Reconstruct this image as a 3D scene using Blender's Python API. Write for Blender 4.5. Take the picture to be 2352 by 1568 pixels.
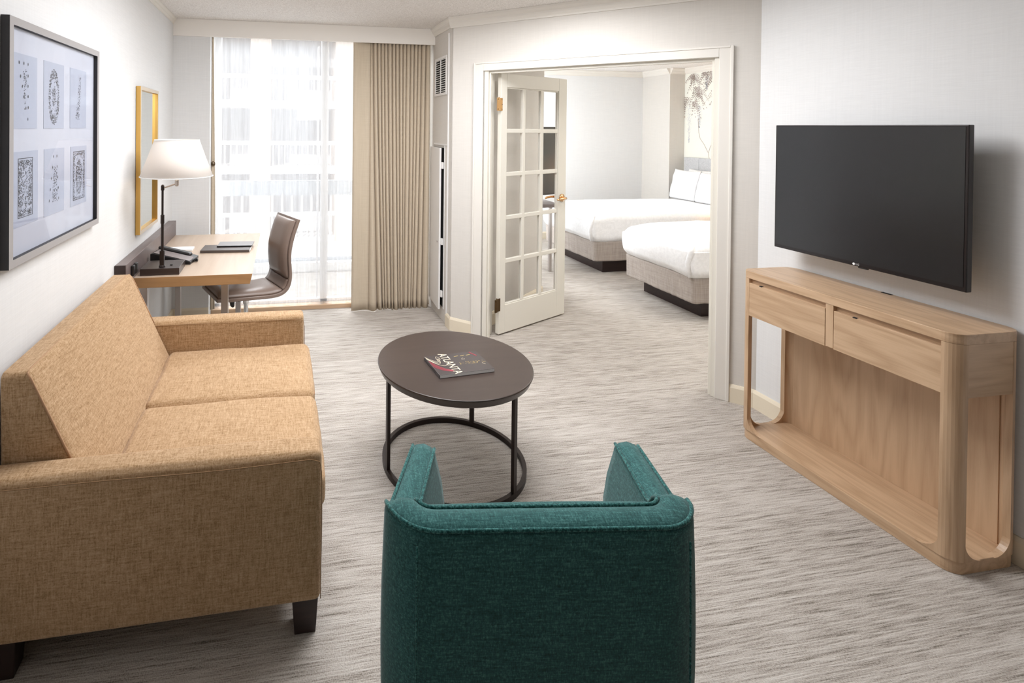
import bpy, bmesh, math, random
from mathutils import Vector, Matrix, noise
random.seed(7)
S = bpy.context.scene
for o in list(bpy.data.objects): bpy.data.objects.remove(o)
COL = S.collection

# ------------------------------------------------------------------ camera
def cam_matrix():
    yaw, pit, rol = (math.radians(a) for a in (-9.743, -0.4616, -0.5369))
    m = Matrix.Rotation(yaw, 3, 'Z') @ Matrix.Rotation(pit, 3, 'X') @ Matrix.Rotation(rol, 3, 'Y')
    r, f, u = m.col[0], m.col[1], m.col[2]
    q = Matrix((r, u, -f)).transposed().to_4x4()
    q.translation = (0, 0, 1.62)
    return q
cd = bpy.data.cameras.new('camera'); cam = bpy.data.objects.new('camera', cd); COL.objects.link(cam)
cam.matrix_world = cam_matrix()
cd.sensor_width = 36; cd.lens = 1185.9 / 2352 * 36
cd.shift_x = (1176 - 848.9) / 2352; cd.shift_y = (302.5 - 784) / 2352
cd.clip_start = 0.05; cd.clip_end = 200
S.camera = cam

# ------------------------------------------------------------------ world, lights, exposure
w = bpy.data.worlds.new('world'); S.world = w; w.use_nodes = True
w.node_tree.nodes['Background'].inputs[0].default_value = (0.90, 0.95, 1.0, 1)
w.node_tree.nodes['Background'].inputs[1].default_value = 1.0
S.view_settings.view_transform = 'Standard'; S.view_settings.look = 'None'
S.view_settings.gamma = 1; S.view_settings.use_curve_mapping = False
S.view_settings.exposure = -0.06
S.cycles.use_denoising = True
S.cycles.max_bounces = 10; S.cycles.diffuse_bounces = 6; S.cycles.transparent_max_bounces = 16
S.cycles.sample_clamp_indirect = 8; S.cycles.caustics_reflective = False; S.cycles.caustics_refractive = False

def area(name, loc, target, sx, sy, power, col=(1, 1, 1), spread=180):
    l = bpy.data.lights.new(name, 'AREA'); l.shape = 'RECTANGLE'; l.size = sx; l.size_y = sy
    l.energy = power; l.color = col; l.spread = math.radians(spread)
    o = bpy.data.objects.new(name, l); COL.objects.link(o); o.location = loc
    o.rotation_euler = (Vector(target) - Vector(loc)).to_track_quat('-Z', 'Y').to_euler()
    return o
sun = bpy.data.lights.new('sun', 'SUN'); sun.energy = 2.4; sun.angle = 0.02; sun.color = (1, .97, .92)
so = bpy.data.objects.new('sun', sun); COL.objects.link(so); so.rotation_euler = (math.radians(50), 0, math.radians(-20))
area('sky_light', (0.35, 7.6, 4.3), (0.2, 4.4, 1.0), 3.6, 2.6, 660, (.93, .97, 1.0))
area('bedroom_window_light', (2.30, 6.05, 1.45), (4.2, 6.0, 1.0), 1.5, 1.9, 74, (.93, .97, 1.0))
area('ceiling_fill', (.85, 2.55, 2.47), (.85, 2.55, 0), 2.0, 1.0, 82, (.975, .98, 1.0))  # unseen fill lamp added under the ceiling to brighten the room
area('bounce_fill', (.6, -.5, 1.95), (.7, 3.2, 2.62), .6, .4, 10, (1.0, .985, .96), 95)  # added fill aimed upward to lift the ceiling and valance
area('bedroom_ceiling_fill', (4.1, 3.4, 2.47), (4.1, 3.4, 0), 1.2, 1.2, 42, (1.0, .96, .90))  # unseen fill lamp brightening the bedroom from overhead

# ------------------------------------------------------------------ materials
def newmat(name):
    m = bpy.data.materials.new(name); m.use_nodes = True
    nt = m.node_tree; b = nt.nodes['Principled BSDF']
    return m, nt, b
def plain(name, col, rough=.5, metal=0, spec=.5, coat=0):
    m, nt, b = newmat(name)
    b.inputs['Base Color'].default_value = (*col, 1); b.inputs['Roughness'].default_value = rough
    b.inputs['Metallic'].default_value = metal; b.inputs['Specular IOR Level'].default_value = spec
    b.inputs['Coat Weight'].default_value = coat
    # faint procedural variation in the finish
    n = nt.nodes.new('ShaderNodeTexNoise'); n.inputs['Scale'].default_value = 25
    tc = nt.nodes.new('ShaderNodeTexCoord'); nt.links.new(tc.outputs['Object'], n.inputs['Vector'])
    mr = nt.nodes.new('ShaderNodeMapRange'); mr.inputs[3].default_value = max(rough - .03, 0); mr.inputs[4].default_value = min(rough + .03, 1)
    nt.links.new(n.outputs[0], mr.inputs[0]); nt.links.new(mr.outputs[0], b.inputs['Roughness'])
    return m
def tex(nt, scale_vec, scale=1, detail=4, rough=.6, dist=0, rot=(0, 0, 0), space='Object'):
    tc = nt.nodes.new('ShaderNodeTexCoord'); mp = nt.nodes.new('ShaderNodeMapping')
    mp.inputs['Scale'].default_value = scale_vec; mp.inputs['Rotation'].default_value = rot
    nt.links.new(tc.outputs[space], mp.inputs[0])
    n = nt.nodes.new('ShaderNodeTexNoise'); n.inputs['Scale'].default_value = scale
    n.inputs['Detail'].default_value = detail; n.inputs['Roughness'].default_value = rough; n.inputs['Distortion'].default_value = dist
    nt.links.new(mp.outputs[0], n.inputs['Vector']); return n
def ramp(nt, src, stops):
    r = nt.nodes.new('ShaderNodeValToRGB'); nt.links.new(src, r.inputs[0])
    e = r.color_ramp.elements
    while len(e) < len(stops): e.new(.5)
    for k, (p, c) in enumerate(stops): e[k].position = p; e[k].color = (*c, 1)
    return r
def mathn(nt, op, a, b_):
    m = nt.nodes.new('ShaderNodeMath'); m.operation = op
    for k, v in enumerate((a, b_)):
        if isinstance(v, (int, float)): m.inputs[k].default_value = v
        else: nt.links.new(v, m.inputs[k])
    return m.outputs[0]
def bump(nt, b, src, strength, dist=.01):
    bp = nt.nodes.new('ShaderNodeBump'); bp.inputs['Strength'].default_value = strength; bp.inputs['Distance'].default_value = dist
    nt.links.new(src, bp.inputs['Height']); nt.links.new(bp.outputs[0], b.inputs['Normal'])

def wallpaper(name, col):
    m, nt, b = newmat(name)
    n = tex(nt, (6, 6, 160), 1.4, 5, .7)
    n2 = tex(nt, (90, 90, 3), 1.4, 3, .6)
    f = mathn(nt, 'ADD', n.outputs[0], mathn(nt, 'MULTIPLY', n2.outputs[0], .5))
    d = tuple(c * .94 for c in col)
    r = ramp(nt, f, [(.55, d), (.95, col)]); nt.links.new(r.outputs[0], b.inputs['Base Color'])
    b.inputs['Roughness'].default_value = .85; b.inputs['Specular IOR Level'].default_value = .25
    bump(nt, b, f, .12, .002); return m
WALL = wallpaper('wallpaper', (.77, .775, .78))
WALLWARM = wallpaper('wallpaper_warm_light', (.68, .65, .61))  # same wallpaper, with warmer, dimmer light put into its colour
m, nt, b = newmat('popcorn'); n = tex(nt, (1, 1, 1), 130, 4, .7)
r = ramp(nt, n.outputs[0], [(.35, (.66, .63, .60)), (.62, (.92, .90, .88))]); nt.links.new(r.outputs[0], b.inputs['Base Color'])
b.inputs['Roughness'].default_value = .95; bump(nt, b, n.outputs[0], .5, .008); POPCORN = m
TRIM = plain('trim_paint', (.74, .71, .66), .45)
CREAM = plain('baseboard_paint', (.78, .70, .56), .5)
DOORP = plain('door_paint', (.74, .71, .64), .4)
PANEL = plain('panel_paint', (.80, .79, .78), .35)
BLACK = plain('black_void', (.006, .006, .006), .9)
# carpet: long broken streaks running across the room over a looped pile
m, nt, b = newmat('carpet')
a = tex(nt, (1.6, 58, 1), 1.0, 5, .75, .0); a2 = tex(nt, (7, 170, 1), 1.0, 3, .6, 0); a3 = tex(nt, (240, 200, 1), 1, 2, .5)
a4 = tex(nt, (.5, 3.0, 1), 1.5, 2, .5)
f = mathn(nt, 'ADD', mathn(nt, 'MULTIPLY', a.outputs[0], .42), mathn(nt, 'MULTIPLY', a2.outputs[0], .50))
f = mathn(nt, 'ADD', f, mathn(nt, 'MULTIPLY', a3.outputs[0], .30))
f = mathn(nt, 'ADD', f, mathn(nt, 'MULTIPLY', a4.outputs[0], .12))
r = ramp(nt, f, [(.53, (.17, .15, .125)), (.60, (.33, .295, .26)), (.67, (.45, .41, .37)), (.77, (.57, .535, .495))])
nt.links.new(r.outputs[0], b.inputs['Base Color']); b.inputs['Roughness'].default_value = 1; b.inputs['Specular IOR Level'].default_value = .1
bump(nt, b, f, .6, .012); CARPET = m

def weave(name, dark, mid, light, su=(60, 60, 9), sv=(9, 9, 60), k=1.0, bs=.35, lo=.40, hi=.60, rough=.9, sw=None):
    m, nt, b = newmat(name)
    p = tex(nt, su, k, 3, .7); q = tex(nt, sv, k, 3, .7)
    f = mathn(nt, 'MULTIPLY', mathn(nt, 'ADD', p.outputs[0], q.outputs[0]), .5)
    if sw:
        w_ = tex(nt, sw, k, 3, .7); f = mathn(nt, 'ADD', mathn(nt, 'MULTIPLY', f, .667), mathn(nt, 'MULTIPLY', w_.outputs[0], .333))
    r = ramp(nt, f, [(lo, dark), ((lo + hi) / 2, mid), (hi, light)])
    nt.links.new(r.outputs[0], b.inputs['Base Color']); b.inputs['Roughness'].default_value = rough
    b.inputs['Specular IOR Level'].default_value = .2; b.inputs['Sheen Weight'].default_value = .15
    bump(nt, b, f, bs, .002); return m
SOFA = weave('tan_weave', (.25, .145, .065), (.425, .275, .15), (.545, .385, .245), (22, 210, 210), (210, 22, 210), 1.0, .35, .38, .62, .9, (210, 210, 22))
TEAL = weave('teal_weave', (.008, .040, .040), (.026, .105, .103), (.10, .25, .24), (25, 260, 260), (260, 25, 260), 1.0, .4, .36, .66, .9, (330, 330, 90))
SEAM = plain('seam_groove_shadow', (.25, .145, .07), .9)
PIPE = plain('brown_piping', (.42, .25, .14), .9)
TEALP = weave('teal_piping', (.006, .05, .05), (.018, .10, .095), (.06, .20, .19), (90, 90, 90), (90, 90, 90), 2)
DRAPE = weave('drape_fabric', (.54, .455, .35), (.57, .485, .375), (.60, .515, .405), (120, 120, 2), (3, 3, 200), 2, .15)
SKIRT = weave('bed_skirt_fabric', (.31, .265, .235), (.38, .33, .295), (.44, .385, .345), (120, 120, 3), (3, 3, 120), 2, .2)
HEADB = weave('headboard_fabric', (.46, .46, .47), (.52, .52, .53), (.58, .58, .59), (60, 60, 60), (60, 60, 60), 2, .1)
LINEN = weave('white_linen', (.83, .83, .84), (.86, .86, .87), (.89, .89, .90), (20, 20, 20), (20, 20, 20), 2, .05)
SHADE, nt, b = newmat('lamp_shade_fabric')
b.inputs['Base Color'].default_value = (.86, .83, .80, 1); b.inputs['Roughness'].default_value = .9
n = tex(nt, (90, 90, 90), 1, 2); bump(nt, b, n.outputs[0], .1, .001)
tr = nt.nodes.new('ShaderNodeBsdfTranslucent'); tr.inputs[0].default_value = (.9, .82, .75, 1)
mx = nt.nodes.new('ShaderNodeMixShader'); mx.inputs[0].default_value = .3
nt.links.new(b.outputs[0], mx.inputs[1]); nt.links.new(tr.outputs[0], mx.inputs[2]); nt.links.new(mx.outputs[0], nt.nodes['Material Output'].inputs[0])

SHEER, nt, b = newmat('sheer_fabric')
tl = nt.nodes.new('ShaderNodeBsdfTranslucent'); tl.inputs[0].default_value = (.74, .75, .77, 1)
df = nt.nodes.new('ShaderNodeBsdfDiffuse'); df.inputs[0].default_value = (.62, .63, .64, 1)
tp = nt.nodes.new('ShaderNodeBsdfTransparent')
m1 = nt.nodes.new('ShaderNodeMixShader'); m1.inputs[0].default_value = .4
nt.links.new(tl.outputs[0], m1.inputs[1]); nt.links.new(df.outputs[0], m1.inputs[2])
m2 = nt.nodes.new('ShaderNodeMixShader')
n = tex(nt, (60, 60, 4), 1, 3); mr = nt.nodes.new('ShaderNodeMapRange'); mr.inputs[1].default_value = .35; mr.inputs[2].default_value = .65
mr.inputs[3].default_value = .56; mr.inputs[4].default_value = .62
nt.links.new(n.outputs[0], mr.inputs[0]); nt.links.new(mr.outputs[0], m2.inputs[0])
nt.links.new(m1.outputs[0], m2.inputs[1]); nt.links.new(tp.outputs[0], m2.inputs[2]); nt.links.new(m2.outputs[0], nt.nodes['Material Output'].inputs[0])

def oak(name, axis='x', light=(.56, .385, .245), dark=(.41, .265, .155), k=1.0, rough=.34):
    m, nt, b = newmat(name)
    i = 'xyz'.index(axis)
    sc = [9.0 * k] * 3; sc[i] = 1.1 * k
    warp = tex(nt, sc, .9, 2, .5)
    fine = [150.0] * 3; fine[i] = 5.0
    g = tex(nt, fine, 1, 4, .7)
    rings = mathn(nt, 'PINGPONG', mathn(nt, 'MULTIPLY', warp.outputs[0], 16.0), 1.0)
    f = mathn(nt, 'ADD', mathn(nt, 'MULTIPLY', rings, .45), mathn(nt, 'MULTIPLY', g.outputs[0], .75))
    mid = tuple((p + q) / 2 for p, q in zip(light, dark))
    r = ramp(nt, f, [(.22, dark), (.50, mid), (.80, light)]); nt.links.new(r.outputs[0], b.inputs['Base Color'])
    b.inputs['Roughness'].default_value = rough; bump(nt, b, g.outputs[0], .08, .001); return m
OAKX = oak('oak_x', 'x'); OAKY = oak('oak_y', 'y'); OAKZ = oak('oak_z', 'z')
OAKPANEL = oak('oak_panel', 'z', (.58, .40, .255), (.45, .295, .18), .8)
DESKW = oak('desk_oak', 'y', (.50, .39, .30), (.45, .34, .255), .6, .3)
DESKE = oak('desk_edge_oak', 'x', (.42, .24, .11), (.34, .19, .085), .8, .35)
DKWOOD = oak('dark_wood', 'x', (.032, .016, .014), (.018, .009, .008), 1, .4)
ESPR = oak('espresso_table', 'x', (.050, .034, .028), (.042, .028, .023), .5, .33)
BRONZE = plain('dark_bronze', (.022, .013, .011), .38, .4)
BROWNM = plain('brown_laminate', (.16, .125, .12), .35)
STEEL = plain('brushed_steel', (.52, .48, .46), .35, .7)
CHROME = plain('chrome', (.8, .8, .8), .1, 1)
GOLD = plain('gold_frame', (.70, .42, .12), .3, .8)
BRASS = plain('polished_brass', (.83, .50, .24), .18, 1)
BRASSD = plain('dark_brass', (.10, .06, .025), .35, .8)
BLKP = plain('black_plastic', (.012, .011, .012), .35)
SCREEN = plain('tv_screen', (.010, .010, .011), .22, 0, .6)
BEZEL = plain('tv_bezel', (.02, .015, .015), .2, .3)
FRAMEG = plain('grey_frame', (.36, .345, .345), .4, 0)
FRAMES = plain('frame_side', (.012, .01, .012), .5)
MAT = plain('picture_mat', (.50, .53, .63), .6)
PAPER = plain('print_paper', (.37, .41, .53), .6)
INK = plain('print_ink', (.035, .035, .05), .8)
LEATHER = plain('taupe_leather', (.21, .155, .128), .36, 0, .5)
WHITE = plain('white', (.85, .85, .85), .5)
REDI = plain('cover_red', (.30, .03, .05), .4)
CREAMI = plain('cover_cream', (.75, .66, .50), .5)
YELI = plain('cover_gold', (.55, .42, .16), .5)
COVER = plain('cover_dark', (.045, .035, .035), .3, 0, .5, .2)
MIRR = plain('mirror_glass', (.86, .90, .88), .02, 1)
GLASS, nt, b = newmat('clear_glass')
g1 = nt.nodes.new('ShaderNodeBsdfGlossy'); g1.inputs['Roughness'].default_value = .02
t1 = nt.nodes.new('ShaderNodeBsdfTransparent'); fr = nt.nodes.new('ShaderNodeFresnel'); fr.inputs[0].default_value = 1.45
mm = nt.nodes.new('ShaderNodeMixShader'); geo = nt.nodes.new('ShaderNodeNewGeometry'); inv = mathn(nt, 'SUBTRACT', 1.0, geo.outputs['Backfacing']); nt.links.new(mathn(nt, 'MULTIPLY', fr.outputs[0], inv), mm.inputs[0]); nt.links.new(t1.outputs[0], mm.inputs[1]); nt.links.new(g1.outputs[0], mm.inputs[2])
nt.links.new(mm.outputs[0], nt.nodes['Material Output'].inputs[0])
FACADE = plain('facade_paint', (.80, .70, .62), .8)
FACG = plain('facade_recess', (.74, .74, .76), .8)
EXTW = plain('exterior_white', (.92, .92, .92), .7)
EXTG = plain('balcony_rail_paint', (.50, .52, .55), .5)

# ------------------------------------------------------------------ helpers
def obj(name, bm, mat, parent=None, smooth=False, bevel=0, seg=2, loc=None):
    bmesh.ops.recalc_face_normals(bm, faces=bm.faces[:])
    me = bpy.data.meshes.new(name); bm.to_mesh(me); bm.free()
    o = bpy.data.objects.new(name, me); COL.objects.link(o)
    me.materials.append(mat)
    if smooth:
        for p in me.polygons: p.use_smooth = True
    if bevel:
        md = o.modifiers.new('bevel', 'BEVEL'); md.width = bevel; md.segments = seg; md.limit_method = 'ANGLE'; md.angle_limit = math.radians(40)
    if parent: o.parent = parent
    if loc: o.location = loc
    return o
def thing(name, label, cat, loc=(0, 0, 0), rz=0, group=None):
    o = bpy.data.objects.new(name, None); COL.objects.link(o); o.empty_display_size = .1
    o.location = loc; o.rotation_euler = (0, 0, rz); o['label'] = label; o['category'] = cat
    if group: o['group'] = group
    return o
def tag(o, label, cat, group=None, kind=None):
    o['label'] = label; o['category'] = cat
    if group: o['group'] = group
    if kind: o['kind'] = kind
    return o
def struct(name, bm, mat, label=None, cat=None, **k):
    o = obj(name, bm, mat, **k); o['kind'] = 'structure'
    if label: o['label'] = label; o['category'] = cat
    return o
def box(bm, x0, x1, y0, y1, z0, z1, M=None):
    v = [bm.verts.new((x, y, z)) for x in (x0, x1) for y in (y0, y1) for z in (z0, z1)]
    for f in ((0, 1, 3, 2), (4, 6, 7, 5), (0, 4, 5, 1), (2, 3, 7, 6), (0, 2, 6, 4), (1, 5, 7, 3)): bm.faces.new([v[i] for i in f])
    if M: bmesh.ops.transform(bm, matrix=M, verts=v)
    return v
def mk(): return bmesh.new()
def bx(*a, M=None):
    bm = mk(); box(bm, *a, M=M); return bm
def prism(bm, pts, a, b, plane='xy', M=None):
    def P(u, v, w):
        return {'xy': (u, v, w), 'xz': (u, w, v), 'yz': (w, u, v)}[plane]
    lo = [bm.verts.new(P(u, v, a)) for u, v in pts]; hi = [bm.verts.new(P(u, v, b)) for u, v in pts]
    bm.faces.new(lo); bm.faces.new(hi[::-1])
    n = len(pts)
    for i in range(n): bm.faces.new((lo[i], hi[i], hi[(i + 1) % n], lo[(i + 1) % n]))
    if M: bmesh.ops.transform(bm, matrix=M, verts=lo + hi)
    return lo + hi
def tube(bm, pts, r, n=8, closed=False, rad=None):
    pts = [Vector(p) for p in pts]; rings = []; N = len(pts); prev = None
    for i, p in enumerate(pts):
        if closed: t = pts[(i + 1) % N] - pts[i - 1]
        else: t = pts[min(i + 1, N - 1)] - pts[max(i - 1, 0)]
        t.normalize()
        if prev is None:
            ref = Vector((0, 0, 1)) if abs(t.z) < .9 else Vector((1, 0, 0))
            a = t.cross(ref).normalized()
        else: a = (prev - t * prev.dot(t)).normalized()
        prev = a; b_ = t.cross(a); rr = rad[i] if rad else r
        rings.append([bm.verts.new(p + (a * math.cos(k * 2 * math.pi / n) + b_ * math.sin(k * 2 * math.pi / n)) * rr) for k in range(n)])
    for i in range(N if closed else N - 1):
        A, B = rings[i], rings[(i + 1) % N]
        for k in range(n): bm.faces.new((A[k], A[(k + 1) % n], B[(k + 1) % n], B[k]))
    if not closed: bm.faces.new(rings[0][::-1]); bm.faces.new(rings[-1])
def lathe(bm, prof, cx=0, cy=0, n=48, cap=True):
    rings = [[bm.verts.new((cx + r * math.cos(k * 2 * math.pi / n), cy + r * math.sin(k * 2 * math.pi / n), z)) for k in range(n)] for r, z in prof]
    for A, B in zip(rings, rings[1:]):
        for k in range(n): bm.faces.new((A[k], A[(k + 1) % n], B[(k + 1) % n], B[k]))
    if cap: bm.faces.new(rings[0][::-1]); bm.faces.new(rings[-1])
def rbox(bm, x0, x1, y0, y1, z0, z1, r, bulge=(0, 0, 0), fn=None, mid=10, wrinkle=0, seed=0):
    """soft upholstery block: rounded box with puffed faces"""
    c = Vector(((x0 + x1) / 2, (y0 + y1) / 2, (z0 + z1) / 2)); h = Vector(((x1 - x0) / 2, (y1 - y0) / 2, (z1 - z0) / 2))
    r = min(r, min(h) * .98)
    def ts(hh):
        e = [1 - r / hh * (1 - math.tan(k / 4 * math.pi / 4)) if True else 0 for k in range(5)]
        inner = 1 - r / hh
        midp = [-inner + 2 * inner * k / mid for k in range(mid + 1)]
        out = sorted(set([round(-v, 6) for v in e] + [round(v, 6) for v in e] + [round(v, 6) for v in midp]))
        return out
    T = [ts(h[i]) for i in range(3)]
    vs = {}
    def V(i, j, k):
        key = (i, j, k)
        if key in vs: return vs[key]
        u = Vector((T[0][i], T[1][j], T[2][k])); q = Vector((u.x * h.x, u.y * h.y, u.z * h.z))
        inn = Vector([max(-(h[a] - r), min(h[a] - r, q[a])) for a in range(3)]); d = q - inn
        if d.length > 1e-9: q = inn + d.normalized() * r
        n_ = Vector([0, 0, 0])
        for a in range(3):
            o1, o2 = (a + 1) % 3, (a + 2) % 3
            q[a] += math.copysign(1, u[a]) * abs(u[a]) ** 3 * bulge[a] * (1 - u[o1] ** 2) * (1 - u[o2] ** 2)
        q += c
        if wrinkle:
            nv = noise.noise_vector(Vector((q.x * 5 + seed, q.y * 9, q.z * 5))); q += nv * wrinkle
        if fn: q = Vector(fn(q))
        vs[key] = bm.verts.new(q); return vs[key]
    n0, n1, n2 = (len(t) for t in T)
    for i in range(n0 - 1):
        for j in range(n1 - 1):
            for k in (0, n2 - 1): bm.faces.new((V(i, j, k), V(i + 1, j, k), V(i + 1, j + 1, k), V(i, j + 1, k)))
    for i in range(n0 - 1):
        for k in range(n2 - 1):
            for j in (0, n1 - 1): bm.faces.new((V(i, j, k), V(i + 1, j, k), V(i + 1, j, k + 1), V(i, j, k + 1)))
    for j in range(n1 - 1):
        for k in range(n2 - 1):
            for i in (0, n0 - 1): bm.faces.new((V(i, j, k), V(i, j + 1, k), V(i, j + 1, k + 1), V(i, j, k + 1)))
def text_mesh(name, s, size, mat, M, parent, extrude=.0006, align='CENTER'):
    c = bpy.data.curves.new(name, 'FONT'); c.body = s; c.size = size; c.extrude = extrude; c.align_x = align; c.align_y = 'CENTER'
    t = bpy.data.objects.new(name + '_tmp', c); COL.objects.link(t)
    dg = bpy.context.evaluated_depsgraph_get(); dg.update()
    me = bpy.data.meshes.new_from_object(t.evaluated_get(dg)); bpy.data.objects.remove(t); bpy.data.curves.remove(c)
    me.transform(M); me.materials.clear(); me.materials.append(mat)
    o = bpy.data.objects.new(name, me); COL.objects.link(o); o.parent = parent; return o

# ================================================================== ROOM SHELL
XL, XR, ZC = -.88, 2.75, 2.505
UD = Vector((.711, -.703, 0)); ND = Vector((.703, .711, 0)); OD = Vector((1.355, 3.97, 0))
MD = Matrix(((UD.x, ND.x, 0, OD.x), (UD.y, ND.y, 0, OD.y), (0, 0, 1, 0), (0, 0, 0, 1)))
LD = 1.962
bm = mk(); box(bm, XL - .1, 5.9, -1.3, 7.3, -.06, 0); struct('floor', bm, CARPET)
bm = mk()
vs = [(XL - .1, -1.3), (5.9, -1.3), (5.9, 7.2), (2.45, 7.2), (2.45, 4.70), (XL - .1, 4.70)]
prism(bm, vs, ZC, ZC + .1); struct('ceiling', bm, POPCORN)
struct('wall_left', bx(XL - .1, XL, -1.3, 4.7, 0, ZC), WALL)
struct('wall_back', bx(XL - .1, 5.9, -1.4, -1.3, 0, ZC), plain('back_wall_paint', (.16, .14, .12), .9))
struct('wall_right', bx(XR, XR + .12, -1.3, 2.58, 0, ZC), WALL)
# diagonal wall with the wide doorway
bm = mk()
box(bm, 0, .27, 0, .12, 0, ZC, M=MD); box(bm, 1.78, LD + .03, 0, .12, 0, ZC, M=MD); box(bm, .27, 1.78, 0, .12, 2.09, ZC, M=MD)
struct('wall_diagonal', bm, WALLWARM)
# closet side wall with air grille
struct('wall_closet', bx(1.356, 1.45, 3.99, 4.72, 0, ZC), WALLWARM)
struct('wall_window_side', bx(XL, -.585, 4.47, 4.62, 0, 2.37), WALL)
bm = mk(); box(bm, XL, 1.355, 4.455, 4.475, 2.362, ZC); box(bm, XL, 1.355, 4.475, 4.70, 2.40, ZC); struct('trim_1', bm, plain('valance_lightened_paint', (.87, .84, .80), .5), bevel=.003)  # valance colour lightened to make up for the light it lacks
# bedroom walls
A, B = Vector((1.60, 3.93)), Vector((2.50, 4.63)); dd = (B - A).normalized(); nn = Vector((-dd.y, dd.x)) * .10
bm = mk(); prism(bm, [A[:], B[:], (B + nn)[:], (A + nn)[:]], 0, ZC); struct('wall_bedroom_return', bm, WALLWARM)
bm = mk(); box(bm, 2.40, 2.50, 4.64, 5.15, 0, ZC); box(bm, 2.40, 2.50, 6.95, 7.2, 0, ZC); box(bm, 2.40, 2.50, 5.15, 6.95, 0, .35); box(bm, 2.40, 2.50, 5.15, 6.95, 2.35, ZC)
struct('wall_bedroom_window', bm, WALL)
bm = mk()
for y in (5.15, 6.02, 6.90): box(bm, 2.42, 2.47, y, y + .05, .35, 2.35)
for z in (.35, 2.30): box(bm, 2.42, 2.47, 5.15, 6.95, z, z + .05)
wf = struct('window_2', bm, TRIM)
struct('wall_bedroom_back', bx(2.40, 5.9, 7.08, 7.2, 0, ZC), WALL)
bm = mk(); box(bm, 5.45, 5.9, 6.52, 7.08, 0, ZC); struct('wall_bedroom_pier', bm, WALLWARM)
struct('wall_bedroom_right', bx(5.69, 5.9, 1.4, 6.52, 0, ZC), plain('mural_ground', (.80, .80, .74), .8))
struct('wall_bedroom_near', bx(XR + .12, 5.9, 1.3, 1.4, 0, ZC), WALLWARM)

# crown mouldings (stepped cove)
CP = [(0, 0), (.012, 0), (.016, .012), (.030, .030), (.034, .045), (.052, .066), (.055, .082), (0, .082)]
def crown(name, p0, p1, nrm, mat=TRIM, z=ZC, k=1.0):
    bm = mk(); p0, p1, nrm = Vector(p0), Vector(p1), Vector(nrm)
    A = [bm.verts.new((p0.x + nrm.x * d * k, p0.y + nrm.y * d * k, z - .083 * k + h * k)) for d, h in CP]
    B = [bm.verts.new((p1.x + nrm.x * d * k, p1.y + nrm.y * d * k, z - .083 * k + h * k)) for d, h in CP]
    bm.faces.new(A); bm.faces.new(B[::-1])
    for i in range(len(A)): j = (i + 1) % len(A); bm.faces.new((A[i], A[j], B[j], B[i]))
    o = struct(name, bm, mat); return o
def D(u, n=0): v = OD + UD * u + ND * n; return (v.x, v.y)
crown('trim_2', D(-.02), D(LD), -ND)
crown('trim_3', (1.355, 3.97), (1.355, 4.455), (-1, 0), k=.85)
crown('trim_4', (XL, -1.3), (XL, 4.455), (1, 0), k=.55)
crown('trim_5', (XR, -1.3), (XR, 2.58), (-1, 0), k=.8)
crown('trim_6', (2.5, 7.08), (5.45, 7.08), (0, -1)); crown('trim_7', (5.45, 7.08), (5.45, 6.52), (-1, 0))
crown('trim_8', (5.69, 6.50), (5.69, 1.4), (-1, 0))
crown('trim_9', (5.45, 6.52), (5.69, 6.52), (0, -1)); crown('trim_10', A[:], B[:], (dd.y, -dd.x))
# baseboards
BP = [(0, 0), (.014, 0), (.014, .088), (.010, .097), (.006, .105), (0, .105)]
def base(name, p0, p1, nrm):
    bm = mk(); p0, p1, nrm = Vector(p0), Vector(p1), Vector(nrm)
    A = [bm.verts.new((p0.x + nrm.x * d, p0.y + nrm.y * d, h)) for d, h in BP]; B = [bm.verts.new((p1.x + nrm.x * d, p1.y + nrm.y * d, h)) for d, h in BP]
    bm.faces.new(A); bm.faces.new(B[::-1])
    for i in range(len(A)): j = (i + 1) % len(A); bm.faces.new((A[i], A[j], B[j], B[i]))
    struct(name, bm, CREAM)
base('baseboard_left', (XL, -1.3), (XL, 4.47), (1, 0)); base('baseboard_right', (XR, -1.3), (XR, 2.59), (-1, 0))
base('baseboard_diagonal', D(0), D(.19), -ND); base('baseboard_diagonal_right', D(1.83), D(LD), -ND)
base('baseboard_window', (XL, 4.47), (-.585, 4.47), (0, -1)); base('baseboard_closet', (1.356, 3.97), (1.356, 4.07), (-1, 0))
base('baseboard_bedroom_back', (2.5, 7.08), (5.45, 7.08), (0, -1)); base('baseboard_bedroom_return', A[:], B[:], (dd.y, -dd.x))
base('baseboard_bedroom_pier', (5.45, 7.08), (5.45, 6.52), (-1, 0))
# door casing + jambs of the wide opening (in diagonal-wall coordinates u, n, z)
bm = mk()
box(bm, .192, .262, -.016, 0, 0, 2.125, M=MD); box(bm, 1.768, 1.832, -.016, 0, 0, 2.125, M=MD); box(bm, .262, 1.768, -.016, 0, 2.065, 2.125, M=MD)
box(bm, .185, .200, -.022, 0, 0, 2.131, M=MD); box(bm, 1.824, 1.840, -.022, 0, 0, 2.131, M=MD); box(bm, .200, 1.824, -.022, 0, 2.118, 2.131, M=MD)
struct('trim_11', bm, TRIM, bevel=.003)
bm = mk()
box(bm, .255, .300, 0, .13, 0, 2.062, M=MD); box(bm, 1.745, 1.785, 0, .13, 0, 2.062, M=MD); box(bm, .255, 1.785, 0, .13, 2.062, 2.092, M=MD)
box(bm, .300, .312, .02, .055, 0, 2.05, M=MD); box(bm, 1.733, 1.745, .02, .055, 0, 2.05, M=MD); box(bm, .300, 1.745, .02, .055, 2.045, 2.062, M=MD)
struct('trim_12', bm, DOORP, bevel=.002)

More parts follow.
